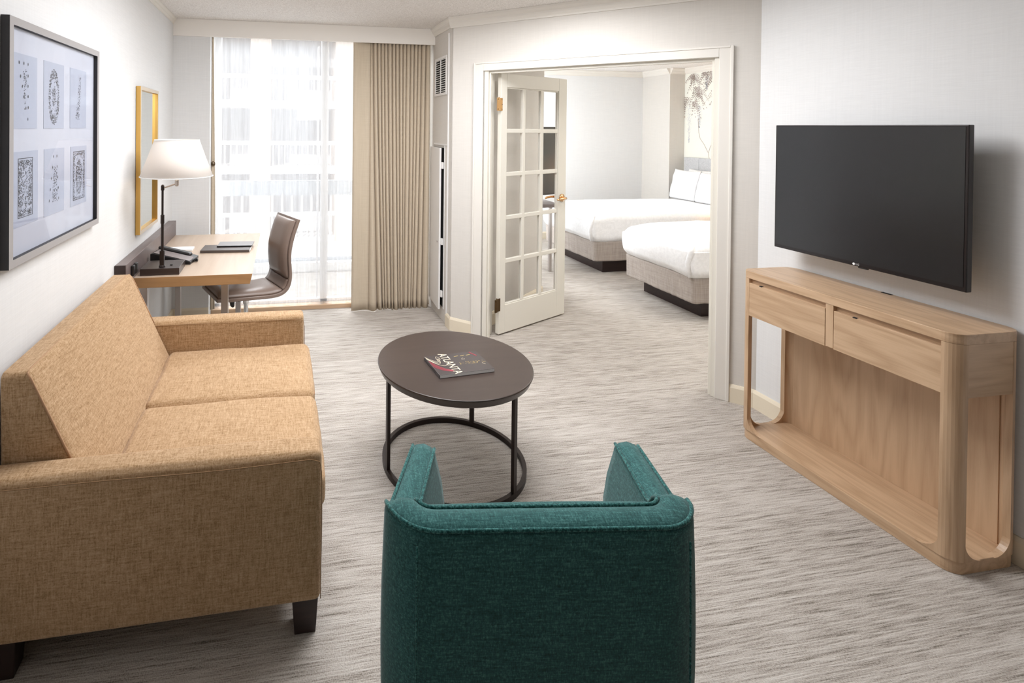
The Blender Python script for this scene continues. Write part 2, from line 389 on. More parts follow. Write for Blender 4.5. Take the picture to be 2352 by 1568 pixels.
# ================================================================== FRENCH DOOR (open into the bedroom)
ang = math.atan2(.36, .772)
MF = Matrix.Translation((1.690, 3.793, 0)) @ Matrix.Rotation(ang, 4, 'Z')
LW, LH, LT = .845, 2.045, .036
door = obj('door_1', mk(), DOORP)
bpy.data.objects.remove(door)
door = thing('door_1', 'open cream french door with fifteen glass panes', 'door'); door['kind'] = 'structure'; door.matrix_world = MF
bm = mk(); z0 = .012
gx0, gx1, gz0, gz1 = .070, .735, .232, 1.947
box(bm, 0, gx0, 0, LT, z0, z0 + LH); box(bm, gx1, LW, 0, LT, z0, z0 + LH)
box(bm, gx0, gx1, 0, LT, z0, gz0); box(bm, gx0, gx1, 0, LT, gz1, z0 + LH)
obj('door_leaf', bm, DOORP, door, bevel=.003)
bm = mk(); mw = .034
cols = [gx0 + .201, gx0 + .201 + .226]; ncol = 3
rows = [gz0 + (gz1 - gz0) * k / 5 for k in range(1, 5)]
cols = [.284, .512]
for c in cols: box(bm, c - mw / 2, c + mw / 2, .004, LT - .004, gz0, gz1)
for r_ in rows: box(bm, gx0, gx1, .005, LT - .005, r_ - mw / 2, r_ + mw / 2)
# glazing bead round the opening
for (a_, b_, c_, d_) in ((gx0, gx0 + .010, gz0, gz1), (gx1 - .010, gx1, gz0, gz1), (gx0, gx1, gz0, gz0 + .010), (gx0, gx1, gz1 - .010, gz1)):
    box(bm, a_, b_, .006, LT - .006, c_, d_)
obj('muntins', bm, DOORP, door, bevel=.006, seg=3)
xs = [gx0 + .01] + cols + [gx1 - .01]; zs = [gz0 + .01] + rows + [gz1 - .01]
for i in range(3):
    for j in range(5):
        a_ = xs[i] + (mw / 2 if i else 0); b_ = xs[i + 1] - (mw / 2 if i < 2 else 0)
        c_ = zs[j] + (mw / 2 if j else 0); d_ = zs[j + 1] - (mw / 2 if j < 4 else 0)
        obj('glass_pane', bx(a_, b_, LT / 2 - .002, LT / 2 + .002, c_, d_), GLASS, door)
for z, mt in ((1.81, BRASS), (.245, BRASSD)):  # lower hinge takes the darker brass
    bm = mk(); lathe(bm, [(.007, z - .05), (.007, z + .05), (.004, z + .056)], -.030, -.004, 12)
    box(bm, -.026, .012, -.004, 0, z - .05, z + .05); box(bm, -.060, -.034, -.016, -.008, z - .05, z + .05)
    h = obj('hinge', bm, mt, door, bevel=.001)
    bm = mk()
    for (u, dz) in ((.004, .038), (.008, 0), (.004, -.038), (-.052, .038), (-.052, -.038)):
        box(bm, u - .003, u + .003, -.018 if u < 0 else -.005, -.015 if u < 0 else -.003, z + dz - .003, z + dz + .003)
    obj('screw', bm, BRASSD, h)
bm = mk(); kx, kz = .785, 1.028
def cyl(bm, p, q, r, n=20): tube(bm, [p, q], r, n)
for s in (-1, 1):
    y = 0 if s < 0 else LT
    cyl(bm, (kx, y, kz), (kx, y + s * .010, kz), .033, 28); cyl(bm, (kx, y + s * .01, kz), (kx, y + s * .045, kz), .011)
    tube(bm, [(kx, y + s * .045, kz), (kx - .03, y + s * .050, kz + .001), (kx - .09, y + s * .050, kz - .002), (kx - .115, y + s * .040, kz - .006)], .009, 10, rad=[.011, .010, .009, .007])
obj('door_handle', bm, BRASS, door, smooth=True)

# ================================================================== CLOSET WALL: grille, access panel
g = thing('air_grille', 'white louvred air grille high on the closet side wall', 'vent', (1.355, 4.275, 1.90))
bm = mk(); box(bm, -.010, 0, -.165, .165, 0, .022); box(bm, -.010, 0, -.165, .165, .308, .33); box(bm, -.010, 0, -.165, -.140, .022, .308); box(bm, -.010, 0, .14, .165, .022, .308)
obj('frame', bm, PANEL, g, bevel=.002)
obj('duct_shade', bx(-.0016, -.0006, -.14, .14, .022, .308), BLACK, g)  # black sheet painting the shade behind the louvers
bm = mk()
for k in range(15):
    z = .030 + k * .0192
    prism(bm, [(-.009, z), (-.002, z + .006), (-.002, z + .0095), (-.009, z + .0035)], -.14, .14, 'xz')
obj('louvers', bm, PANEL, g)
obj('mullion', bx(-.010, -.002, -.006, .004, .022, .308), PANEL, g)
# tall panel frame strips
bm = mk(); box(bm, 1.345, 1.356, 4.055, 4.075, .05, 2.40); box(bm, 1.348, 1.356, 4.075, 4.45, 1.475, 1.488); box(bm, 1.348, 1.356, 4.14, 4.155, .105, 1.475)
struct('trim_13', bm, PANEL, bevel=.002)
p = thing('access_panel', 'tall white utility panel hanging ajar beside the beige drape', 'panel')
obj('gap_shade', bx(1.3485, 1.3555, 4.155, 4.445, .12, 1.455), BLACK, p)  # black sheet standing in for the shade behind the ajar panel
MPn = Matrix.Translation((1.340, 4.520, 0)) @ Matrix.Rotation(math.atan2(-.35, -.020), 4, 'Z')
lf = obj('panel_door', bx(0, .345, -.004, .012, .095, 1.455), PANEL, p, bevel=.002); lf.matrix_world = MPn
kb = obj('latch_knob', bx(.305, .318, -.014, -.004, .655, .668), STEEL, lf, bevel=.002)
for z in (1.28, .64, .20):
    obj('hinge_bracket', bx(1.333, 1.3485, 4.157, 4.185, z, z + .055), PANEL, p, bevel=.003)

# ================================================================== WINDOW, SHEER, DRAPES, OUTSIDE
win = thing('window_1', 'large sliding glass balcony door behind white sheers', 'window'); win['kind'] = 'structure'
bm = mk(); Y0, Y1 = 4.70, 4.76
box(bm, -.60, -.52, Y0, Y1, 0, 2.42); box(bm, .362, .428, Y0, Y1, .03, 2.42); box(bm, 1.28, 1.36, Y0, Y1, 0, 2.42)
box(bm, -.60, 1.36, Y0, Y1, 2.42, 2.50); box(bm, -.60, 1.36, Y0, Y1, .0, .06); box(bm, .328, .345, Y0 + .03, Y1 + .03, .05, 2.36)
obj('window_frame', bm, EXTW, win, bevel=.003)
obj('pane', bx(-.52, .365, Y0 + .025, Y0 + .031, .06, 2.36), GLASS, win); obj('pane', bx(.425, 1.28, Y0 + .025, Y0 + .031, .06, 2.36), GLASS, win)
obj('sill', bx(-.60, 1.36, 4.60, 4.695, 0, .035), oak('sill_wood', 'x', (.60, .42, .28), (.50, .34, .22)), win)

def curtain(name, x0, x1, y, z0, z1, folds, amp, mat, thick, seed=0, hem=0, flare=0, nx=None):
    bm = mk(); nx = nx or folds * 14; nz = 26; rnd = random.Random(seed)
    # fold phase is warped so pleats are irregular; the warp drifts with height
    ph = [rnd.uniform(-.8, .8) for _ in range(folds + 2)]
    am = [rnd.uniform(.55, 1.15) for _ in range(folds + 2)]
    vs = []
    for j in range(nz + 1):
        t = j / nz; z = z1 + (z0 - z1) * t; row = []
        for i in range(nx + 1):
            u = i / nx; k = u * folds; a = int(min(k, folds - 1)); fr_ = k - a
            A_ = am[a] * (1 - fr_) + am[a + 1] * fr_; P_ = ph[a] * (1 - fr_) + ph[a + 1] * fr_
            s = math.sin(2 * math.pi * k + P_ * (.3 + 1.1 * t)) + .28 * math.sin(4 * math.pi * k + P_ * 3 * t)
            xx = x0 + (x1 - x0) * u + .25 * amp * math.cos(2 * math.pi * k + P_) * (.6 + .6 * t)
            row.append(bm.verts.new((xx, y + amp * A_ * s * (.75 + .45 * t) - flare * t * (0.5 + .5 * math.sin(u * 9)), z)))
        vs.append(row)
    for j in range(nz):
        for i in range(nx): bm.faces.new((vs[j][i], vs[j][i + 1], vs[j + 1][i + 1], vs[j + 1][i]))
    o = obj(name, bm, mat, smooth=True)
    if thick:
        md = o.modifiers.new('solid', 'SOLIDIFY'); md.thickness = thick; md.offset = 0
    return o
sh = curtain('sheer_curtain', -.565, .72, 4.625, .012, 2.40, 11, .012, SHEER, 0, 3)
tag(sh, 'white sheer curtain across the glass balcony door', 'curtain')
# heavy drape: leading edge panel + deep pleats, profile traced as pleat pitch
def drape():
    bm = mk(); nz = 30; rnd = random.Random(21); rows = []
    top = [.772, .802, .838, .872, .903, .936, .972, 1.004, 1.040, 1.074, 1.108, 1.146, 1.178, 1.212, 1.248, 1.285, 1.332]
    bot = [.775, .855, .905, .925, .950, .985, .998, 1.045, 1.062, 1.085, 1.098, 1.135, 1.160, 1.178, 1.215, 1.262, 1.330]
    dps = [rnd.uniform(.75, 1.25) for _ in top]; ofs = [rnd.uniform(-.012, .012) for _ in top]
    for j in range(nz + 1):
        t = j / nz; z = 2.39 - 2.385 * t; st = t ** 1.3; row = []
        def add(x, y): row.append(bm.verts.new((x, y, z)))
        for k in range(7):
            u = k / 6; add(.622 + .150 * u, 4.500 - .006 * math.sin(u * 7) - .004 * math.sin(u * 3 + t * 2))
        add(.776, 4.515); add(.777, 4.545)
        ed = [a_ + (b_ - a_) * st for a_, b_ in zip(top, bot)]
        for q in range(len(ed) - 1):
            a_, b_ = ed[q], ed[q + 1]; w_ = b_ - a_
            dp = (.034 + .35 * w_) * dps[q] * (1 + .35 * t)
            for k in range(9):
                u = k / 8; add(a_ + w_ * (.04 + .92 * u), 4.548 + ofs[q] * t - dp * math.sin(math.pi * (.04 + .92 * u)) ** .55 - .010 * t)
            add(b_, 4.552)
        rows.append(row)
    for A_, B_ in zip(rows, rows[1:]):
        for i in range(len(A_) - 1): bm.faces.new((A_[i], A_[i + 1], B_[i + 1], B_[i]))
    o = obj('drape', bm, DRAPE, smooth=True)
    md = o.modifiers.new('solid', 'SOLIDIFY'); md.thickness = .003; md.offset = 0
    return o
dr = drape(); tag(dr, 'beige pleated floor-length drape gathered at right of the balcony window', 'curtain')
# tan edge of the stacked drape at the left jamb
bm = mk(); n = 20; L_ = []
for j in range(n + 1):
    t = j / n; z = 2.38 - 2.33 * t; wd = .012 + .022 * min(1, t * 1.6)
    L_.append([bm.verts.new((-.583 + a_ * wd, 4.575 - .010 * math.sin(a_ * math.pi * 2), z)) for a_ in (0, .25, .5, .75, 1)])
for j in range(n):
    for i in range(4): bm.faces.new((L_[j][i], L_[j][i + 1], L_[j + 1][i + 1], L_[j + 1][i]))
o = obj('drape', bm, DRAPE, smooth=True); o.modifiers.new('s', 'SOLIDIFY').thickness = .004
tag(o, 'narrow tan edge of folded drape at left window jamb', 'curtain')
tb = obj('tieback_hook', mk(), BRASSD); bpy.data.objects.remove(tb)
bm = mk(); tube(bm, [(-.566 + .014 * math.cos(a), 4.55, 1.30 + .018 * math.sin(a)) for a in [k * math.pi / 6 for k in range(12)]], .004, 6, closed=True)
tube(bm, [(-.585, 4.57, 1.30), (-.560, 4.55, 1.295)], .005, 6)
obj('tieback_hook', bm, BRASSD, o, smooth=True)

# own balcony
bm = mk(); box(bm, -3, 2.3, 4.80, 6.1, -.12, -.02); box(bm, -3, 2.3, 5.80, 6.05, -.02, .10)
tag(obj('balcony_slab', bm, EXTW), 'pale balcony floor slab with raised kerb outside the window', 'balcony')
rl = thing('balcony_railing', 'grey balcony railing with wide top band just outside the window', 'railing', (0, 5.9, 0.10))
obj('top_band', bx(-3, 2.3, -.03, .03, .75, .915), EXTG, rl); obj('bottom_rail', bx(-3, 2.3, -.015, .015, 0, .04), EXTG, rl)
bal = None
for k in range(47):
    x = -2.95 + k * .11
    if bal is None: bal = obj('baluster', bx(-.012, .012, -.01, .01, .04, .75), EXTW, rl, loc=(x, 0, 0))
    else:
        c = bal.copy(); COL.objects.link(c); c.parent = rl; c.location = (x, 0, 0)
# opposite building with balconies
bd = thing('apartment_building', 'bright pale building with stacked white balconies across the courtyard', 'building', (0, 15.6, -6))
bm = mk(); box(bm, -9, 9, 1.6, 1.9, 0, 16); obj('recess_wall', bm, FACG, bd)
piers = [(-9, -5.2), (-3.6, -1.66), (-.9, -.15), (1.55, 3.4), (5.6, 7.4)]
for a_, b_ in ((-3.2, -2.2), (-.90, -.30), (1.62, 2.3), (4.2, 5.0)):
    obj('pier', bx(a_, b_, .0, 1.6, 0, 16), FACADE, bd)
fz = [-1.02, 1.10, 3.22, 5.34]
spans = [(-5.2, -3.2), (-2.2, -.90), (-.30, 1.62), (2.3, 4.2)]
k0 = 0
for z in (-3.14, -.92, 1.22, 2.30 - .0, 4.5):
    pass
for z in (-3.9, -1.78, .34, 2.30 + .0, 4.42):
    for a_, b_ in spans:
        bl = obj('balcony', bx(a_, b_, -.05, 1.6, 6 + z - .12, 6 + z + .10), EXTW, bd)
        bm = mk(); box(bm, a_, b_, -.05, .0, 6 + z + .74, 6 + z + .86)
        obj('handrail', bm, EXTW, bl)
        bm = mk(); x = a_ + .06
        while x < b_: box(bm, x, x + .035, -.04, -.01, 6 + z + .10, 6 + z + .74); x += .17
        obj('balusters', bm, EXTW, bl)
tag(obj('courtyard_ground', bx(-14, 14, 6.2, 18, -6.2, -6), FACG), 'pale courtyard ground far below the balcony', 'ground')

# ================================================================== LEFT WALL: picture, mirror
pic = thing('framed_picture', 'large grey-framed picture of six small botanical ornament prints above sofa', 'picture', (XL, 2.215, 1.155))
def pf(y0, y1, z0, z1, x0, x1): return bx(x0, x1, y0 - 2.215, y1 - 2.215, z0 - 1.155, z1 - 1.155)
bm = mk(); W0, W1, H0, H1 = 1.808, 2.628, 1.155, 1.967; fw = .026
for a_ in ((W0, W0 + fw, H0, H1), (W1 - fw, W1, H0, H1), (W0 + fw, W1 - fw, H0, H0 + fw), (W0 + fw, W1 - fw, H1 - fw, H1)):
    box(bm, .004, .031, a_[0] - 2.215, a_[1] - 2.215, a_[2] - 1.155, a_[3] - 1.155)
fo = obj('frame', bm, FRAMES, pic); fo.data.materials.append(FRAMEG)
for p_ in fo.data.polygons:
    if abs(p_.normal.x) > .9: p_.material_index = 1
obj('mat_board', pf(W0 + fw, W1 - fw, H0 + fw, H1 - fw, .010, .014), MAT, pic)
obj('glass', pf(W0 + fw, W1 - fw, H0 + fw, H1 - fw, .0195, .0205), GLASS, pic)
def dot(bm, y, z, r, ry=None):
    ry = ry or r; n = 6; xo = .0155 + random.random() * .0012; c = [bm.verts.new((xo, y + r * math.cos(k * math.pi / 3), z + ry * math.sin(k * math.pi / 3))) for k in range(n)]
    bm.faces.new(c)
rnd = random.Random(5)
plates = [(1.852, 1.605, 0), (2.085, 1.605, 1), (2.327, 1.605, 2), (1.861, 1.275, 3), (2.091, 1.275, 4), (2.334, 1.275, 5)]
for (py, pz, kind) in plates:
    oy, oz = py - 2.215, pz - 1.155
    pr = obj('print', bx(.0142, .0152, oy, oy + .18, oz, oz + .253), PAPER, pic)
    bm = mk()
    for _ in range(2600):
        u, v = rnd.uniform(0, 1), rnd.uniform(0, 1); ok = False; r_ = .0016
        if kind == 0: ok = .25 < v < .80 and abs(u - .50) < .02 + .11 * max(0, (v - .35)) and rnd.random() < .6
        if kind == 1:
            e = ((u - .48) / .26) ** 2 + ((v - .48) / .42) ** 2; ok = (e < 1 and e > .45) or (e < .12) or (e < .45 and rnd.random() < .12)
        if kind == 2: ok = abs((u - .5) - (v - .45) * .25) < .10 * (1.3 - v) and .15 < v < .88 and rnd.random() < .45
        if kind == 3: ok = .22 < u < .74 and .13 < v < .88 and (u < .33 or u > .63 or v > .80 or v < .2 or rnd.random() < .4)
        if kind == 4: ok = abs(u - .52) < .05 + .10 * (1 - v) and .18 < v < .72 and rnd.random() < .4
        if kind == 5:
            e = ((u - .5) / .20) ** 2 + ((v - .48) / .30) ** 2
            ok = (.17 < u < .84 and .10 < v < .89) and (u < .24 or u > .77 or v > .84 or v < .15 or (e < 1 and rnd.random() < .9) or rnd.random() < .10)
        if ok: dot(bm, oy + u * .18, oz + v * .253, r_ * rnd.uniform(.7, 1.5))
    if kind == 0:
        for (u, v) in ((.28, .88), (.45, .88), (.62, .88), (.33, .70), (.62, .72), (.40, .57), (.62, .58), (.46, .43), (.62, .44), (.54, .28), (.63, .29), (.62, .13)): dot(bm, oy + u * .18, oz + v * .253, .003, .006)
    if kind == 4:
        for k in range(5): dot(bm, oy + (.44 - .05 * k) * .18, oz + (.88 - .165 * k) * .253, .0028, .006); dot(bm, oy + (.60 + .025 * k) * .18, oz + (.88 - .165 * k) * .253, .0028, .006)
    if kind in (3, 5):
        for (a_, b_, c_, d_) in (((.20, .22, .12, .90), (.76, .78, .12, .90), (.20, .78, .90, .91), (.20, .78, .11, .12)) if kind == 3 else ((.15, .165, .10, .91), (.85, .865, .10, .91), (.15, .86, .90, .915), (.15, .86, .09, .10))):
            v4 = [bm.verts.new((.0157, oy + p_ * .18, oz + q_ * .253)) for p_, q_ in ((a_, c_), (b_, c_), (b_, d_), (a_, d_))]; bm.faces.new(v4)
    obj('ornament', bm, INK, pr)

mi = thing('wall_mirror', 'tall narrow gold-framed mirror on left wall behind the lamp', 'mirror', (XL, 3.60, .945))
bm = mk(); a0, a1, h_ = -.235, .235, .917; fw = .022
for q_ in ((a0, a0 + fw, 0, h_), (a1 - fw, a1, 0, h_), (a0 + fw, a1 - fw, 0, fw), (a0 + fw, a1 - fw, h_ - fw, h_)): box(bm, .003, .030, *q_)
mf = obj('frame', bm, GOLD, mi); mf.data.materials.append(plain('pale_brass_face', (.60, .51, .40), .35, .3))
for p_ in mf.data.polygons:
    if abs(p_.normal.x) > .9: p_.material_index = 1
obj('mirror_glass', bx(.006, .012, a0 + fw, a1 - fw, fw, h_ - fw), MIRR, mi)

# ================================================================== SOFA
sf = thing('sofa', 'two-seat tan woven sofa with square arms against the left wall', 'sofa', (-.35, 2.25, 0))
def so_(x, y, z): return Vector((x + .35, y - 2.25, z))
def sbox(name, x0, x1, y0, y1, z0, z1, r, bulge=(0, 0, 0), fn=None, mid=10, wr=0, seed=0, mat=SOFA):
    bm = mk(); rbox(bm, x0, x1, y0, y1, z0, z1, r, bulge, fn, mid, wr, seed)
    bmesh.ops.translate(bm, verts=bm.verts[:], vec=(.35, -2.25, 0)); return obj(name, bm, mat, sf, smooth=True)
near_arm = sbox('arm', -.845, .135, 1.615, 1.715, .125, .600, .020, (.006, .012, .006), mid=12)
far_arm = sbox('arm', -.845, .130, 2.812, 2.912, .125, .600, .020, (.004, .006, .004), mid=12)
def arm_seams(par, y0, y1):
    bm = mk()
    for y in (y0,):
        pts = [(-.84, y, .592)] + [(x, y - (.006 if y < 2 else -.004) * (1 - ((x + .35) / .49) ** 2), .580 + .002 * math.sin(x * 9)) for x in [-.8 + k * .09 for k in range(11)]] + [(.128, y, .572), (.134, y, .54), (.136, y, .40), (.134, y, .14)]
        tube(bm, [so_(*p) for p in pts], .0013, 6)
    obj('piping', bm, SEAM, par, smooth=True)  # dark line painting the shade in the arm seam groove, not raised piping
sb = sbox('base', -.80, .105, 1.70, 2.83, .125, .335, .02)
def cush(y0, y1, seed):
    return sbox('seat_cushion', -.56, .155, y0, y1, .335, .452, .030, (.012, .004, .014), None, 14, .005, seed)
c1 = cush(1.722, 2.272, 1); c2 = cush(2.276, 2.810, 9)
def seam_loop(par, y0, y1, z, x0=-.54, x1=.152, rr=.003):
    bm = mk(); pts = [(x0, y0 + .012, z), (x1 - .02, y0 + .004, z), (x1 + .004, y0 + .03, z), (x1 + .004, y1 - .03, z), (x1 - .02, y1 - .004, z), (x0, y1 - .012, z)]
    tube(bm, [so_(*p) for p in pts], rr, 6); obj('piping', bm, PIPE, par, smooth=True)
seam_loop(c1, 1.722, 2.272, .428); seam_loop(c2, 2.276, 2.810, .428)
# reclined back: thick wedge body plus a puffed face
def lean(q):
    t = (q.z - .40) / .46; xf = -.545 - .205 * t     # front plane recline
    k = (q.x + .83) / .285
    return (-.835 + (xf + .835) * k + 0, q.y, q.z)
bk = sbox('backrest', -.83, -.545, 1.722, 2.806, .36, .862, .022, (.020, .006, .003), lean, 14)
bm = mk()
def bp(y, z, off=0): t = (z - .40) / .46; return so_(-.545 - .205 * t + off, y, z)
pts = [bp(1.722, z, -.004) for z in (.58, .62, .66, .70, .74, .78, .82, .845)] + [bp(1.728, .858, -.010)] + [bp(y, .860, -.012) for y in [1.76 + k * .1 for k in range(11)]] + [bp(2.800, .858, -.010)] + [bp(2.806, z, -.004) for z in (.84, .76, .68, .60)]
tube(bm, pts, .0035, 8); obj('piping', bm, PIPE, bk, smooth=True)
arm_seams(near_arm, 1.612, 0); arm_seams(far_arm, 2.808, 0)
for (x, y) in ((.045, 1.64), (-.835, 1.64), (.045, 2.82), (-.835, 2.82)):
    bm = mk(); x += .0
    v = box(bm, x, x + .085, y, y + .075, 0, .135)
    for q in v:
        if q.co.z < .01: q.co.x += -.008 if q.co.x > x + .04 else .010; q.co.y += .008 if q.co.y < y + .04 else -.006
    bmesh.ops.translate(bm, verts=bm.verts[:], vec=(.35, -2.25, 0)); obj('leg', bm, DKWOOD, sf, bevel=.002)

# ================================================================== COFFEE TABLE + BOOK
ct = thing('coffee_table', 'round dark brown coffee table with ring base on slim legs', 'table', (.838, 2.395, 0))
bm = mk(); lathe(bm, [(.355, .452), (.359, .456), (.3685, .478), (.3705, .484), (.3695, .4885), (.367, .490)], 0, 0, 128); obj('tabletop', bm, ESPR, ct, smooth=False, bevel=.0)
bm = mk(); N = 128
for (ra, rb, z0_, z1_) in ((.326, .344, .0, .026),):
    prof = [(ra, z0_), (rb, z0_), (rb, z1_), (ra, z1_)]
    rings = [[bm.verts.new((r_ * math.cos(k * 2 * math.pi / N), r_ * math.sin(k * 2 * math.pi / N), z_)) for k in range(N)] for r_, z_ in prof]
    for i in range(4):
        for k in range(N): bm.faces.new((rings[i][k], rings[i][(k + 1) % N], rings[(i + 1) % 4][(k + 1) % N], rings[(i + 1) % 4][k]))
obj('base_ring', bm, BRONZE, ct)
for a_ in (187, -57, 53.5):
    t = math.radians(a_); M = Matrix.Rotation(t, 4, 'Z')
    obj('leg', bx(.327, .343, -.012, .012, .024, .456, M=M), BRONZE, ct, bevel=.001)

bk_ = thing('book', 'dark hardcover city book titled ATLANTA on the coffee table', 'book', (.842, 2.342, .490), math.radians(5.5))
bw, bh = .137, .098
bm = mk(); box(bm, -bw, bw, -bh, bh, 0, .0015); box(bm, -bw, bw, -bh, bh, .0145, .016); box(bm, -bw, -bw + .002, -bh, bh, .0015, .0145)
cv = obj('cover', bm, COVER, bk_, bevel=.0006)
obj('pages', bx(-bw + .002, bw - .0008, -bh + .0008, bh - .0008, .0015, .0145), WHITE, bk_)
MT = Matrix.Translation((-.045, .000, .0164)) @ Matrix.Rotation(-math.pi / 2, 4, 'Z') @ Matrix.Scale(1.25, 4, (0, 1, 0))
text_mesh('title', 'ATLANTA', .047, CREAMI, MT, cv)
def ribbon(name, pts, wd, mat, z=.0163):
    bm = mk(); tube(bm, [(x, y, z) for x, y in pts], wd, 5); o = obj(name, bm, mat, cv, smooth=True)
    for v in o.data.vertices: v.co.z = z + (v.co.z - z) * .15
    return o
def bez(p0, p1, p2, p3, n=16):
    return [tuple(sum(c * p[i] for c, p in zip(((1 - t) ** 3, 3 * t * (1 - t) ** 2, 3 * t * t * (1 - t), t ** 3), (p0, p1, p2, p3))) for i in (0, 1)) for t in [k / n for k in range(n + 1)]]
for k in range(4):
    ribbon('light_trail', bez((-.136, .09 - k * .006), (-.11, .03 - k * .012), (-.085, .02 - k * .014), (-.088 + k * .004, .06)), .0009, CREAMI)
ribbon('light_trail', bez((-.134, .07), (-.10, -.02), (-.07, -.04), (-.055, .01)), .0012, CREAMI)
ribbon('light_trail', bez((-.088, .05), (-.09, .09), (-.075, .095), (-.070, .05)), .0010, CREAMI)
for k in range(6):
    ribbon('red_trail', bez((-.134, .05 - k * .012), (-.11, -.02 - k * .008), (-.09, -.05 - k * .004), (-.055, -.068 - k * .002)), .0016, REDI, .0161)
ribbon('red_trail', bez((.098, .090), (.105, .075), (.112, .06), (.118, .045)), .004, REDI)
for k in range(3):
    ribbon('headlight_streak', [(.005 + k * .032, .062), (.028 + k * .032, .066)], .0022, YELI)
bm = mk()
for k in range(60): box(bm, (q := .0 + rnd.uniform(0, .13)), q + .003, (s_ := -.015 + rnd.uniform(-.012, .012)), s_ + .002, .0161, .0165)
obj('city_lights', bm, YELI, cv)
tri = [(.030, .028), (.046, .026), (.040, .042), (.030, .028)]; ribbon('light_shape', tri, .0012, CREAMI)
ribbon('light_shape', [(.108, -.030), (.118, -.046)], .0016, CREAMI)

# ================================================================== ARMCHAIR (seen from behind)
ac = thing('armchair', 'teal upholstered armchair seen from behind at bottom centre', 'armchair', (.612, 1.165, 0), math.radians(-7.9))
# plan: back outer face at y=-.155, width +-.365 ; arms run forward
HW, RB, TH = .364, .085, .078
path = []   # centre line of the shell
hw = HW - TH / 2
def arc(cx_, cy_, r, a0, a1, n): return [(cx_ + r * math.cos(math.radians(a0 + (a1 - a0) * k / n)), cy_ + r * math.sin(math.radians(a0 + (a1 - a0) * k / n))) for k in range(n + 1)]
YB = -.135; FR = .275
rc = RB - TH / 2 + .03
left = [(-hw + .020 * (1 - (k / 12)), FR - (FR - (YB + TH / 2 + rc)) * k / 12) for k in range(13)]
corner = arc(-hw + rc, YB + TH / 2 + rc, rc, 180, 270, 8)
midl = [(-hw + rc + (2 * (hw - rc)) * k / 16, YB + TH / 2) for k in range(1, 16)]
cr = [(-x, y) for x, y in corner[::-1]]; right = [(-x, y) for x, y in left[::-1]]
left = [(x + .25 * max(0, y + .03), y) for x, y in left]; right = [(x + .25 * max(0, y + .03), y) for x, y in right]
path = left[:-1] + corner + midl + cr + right[1:]
def top_h(x, y):
    f = (y - (YB + TH)) / (FR - YB - TH)
    if f < 0: f = 0
    s = max(0, min(1, (f - .04) / .18)); s = s * s * (3 - 2 * s)
    return .752 - s * .050 - .018 * f
def shell_mesh():
    bm = mk(); rings = []; N = len(path); outer_pts = []; inner_pts = []
    rr = .026
    for i, (x, y) in enumerate(path):
        a_ = Vector(path[max(i - 1, 0)]); b_ = Vector(path[min(i + 1, N - 1)]); t = (b_ - a_).normalized(); nrm = Vector((t.y, -t.x))   # outward
        H = top_h(x, y); f = max(0, min(1, (y - YB - TH) / (FR - YB - TH)))
        th = TH - .006 * f
        puff = .007
        pr = []
        zb = .15
        # outer side up, over the top, inner side down
        for k in range(8): z = zb + (H - rr - zb) * k / 7; pr.append((th / 2 + puff * math.sin(math.pi * k / 7), z))
        for k in range(1, 7): a2 = math.radians(90 * k / 7); pr.append((th / 2 - rr + rr * math.cos(a2), H - rr + rr * math.sin(a2)))
        pr.append((0, H + .004))
        for k in range(1, 7): a2 = math.radians(90 + 90 * k / 7); pr.append((-th / 2 + rr + rr * math.cos(a2), H - rr + rr * math.sin(a2)))
        for k in range(8): z = H - rr + (zb - H + rr) * k / 7; pr.append((-th / 2 - (puff + .022 * (f > 0)) * math.sin(math.pi * min(1, k / 4.5) if k < 4 else math.pi * .9), z))
        rings.append([bm.verts.new((x + nrm.x * d, y + nrm.y * d, z)) for d, z in pr])
        outer_pts.append((x + nrm.x * (th / 2 - .004), y + nrm.y * (th / 2 - .004), H - .006)); inner_pts.append((x - nrm.x * (th / 2 - .004), y - nrm.y * (th / 2 - .004), H - .006))
    for A_, B_ in zip(rings, rings[1:]):
        for k in range(len(A_)): bm.faces.new((A_[k], A_[(k + 1) % len(A_)], B_[(k + 1) % len(A_)], B_[k]))
    bm.faces.new(rings[0][::-1]); bm.faces.new(rings[-1])
    return bm, outer_pts, inner_pts
bm, outer_pts, inner_pts = shell_mesh()
shell = obj('frame', bm, TEAL, ac, smooth=True)
bm = mk(); tube(bm, outer_pts, .0048, 8); obj('piping', bm, TEALP, shell, smooth=True)
bm = mk(); tube(bm, inner_pts, .0048, 8); obj('piping', bm, TEALP, shell, smooth=True)
for s in (-1, 1):      # seams down the back
    bm = mk(); tube(bm, [(s * .300, YB - .0035 - .006 * math.sin(math.pi * min(1, (z - .15) / .58)), z) for z in [.16 + k * .04 for k in range(15)]], .0025, 6); obj('seam', bm, TEALP, shell, smooth=True)
bm = mk(); rbox(bm, -HW + TH + .004, HW - TH - .004, YB + TH - .03, YB + TH + .030, .40, .742, .028, (0, .02, .006), mid=12); obj('back_cushion', bm, TEAL, ac, smooth=True)
bm = mk(); rbox(bm, -HW + TH + .004, HW - TH - .004, YB + TH, FR + .12, .28, .405, .03, (0, .01, .012), lambda q: (q.x + .25 * max(0, q.y + .03), q.y, q.z), mid=10); obj('seat_cushion', bm, TEAL, ac, smooth=True)
bm = mk(); box(bm, -HW + TH, HW - TH, YB + TH, FR + .10, .15, .28); [setattr(v_.co, 'x', v_.co.x + .25 * max(0, v_.co.y + .03)) for v_ in bm.verts]; obj('seat_base', bm, TEAL, ac, bevel=.01)
for x in (-.30, .30):
    for y in (-.09, .28):
        bm = mk(); tube(bm, [(x, y, 0), (x, y, .155)], .02, 12, rad=[.014, .024]); obj('leg', bm, DKWOOD, ac)

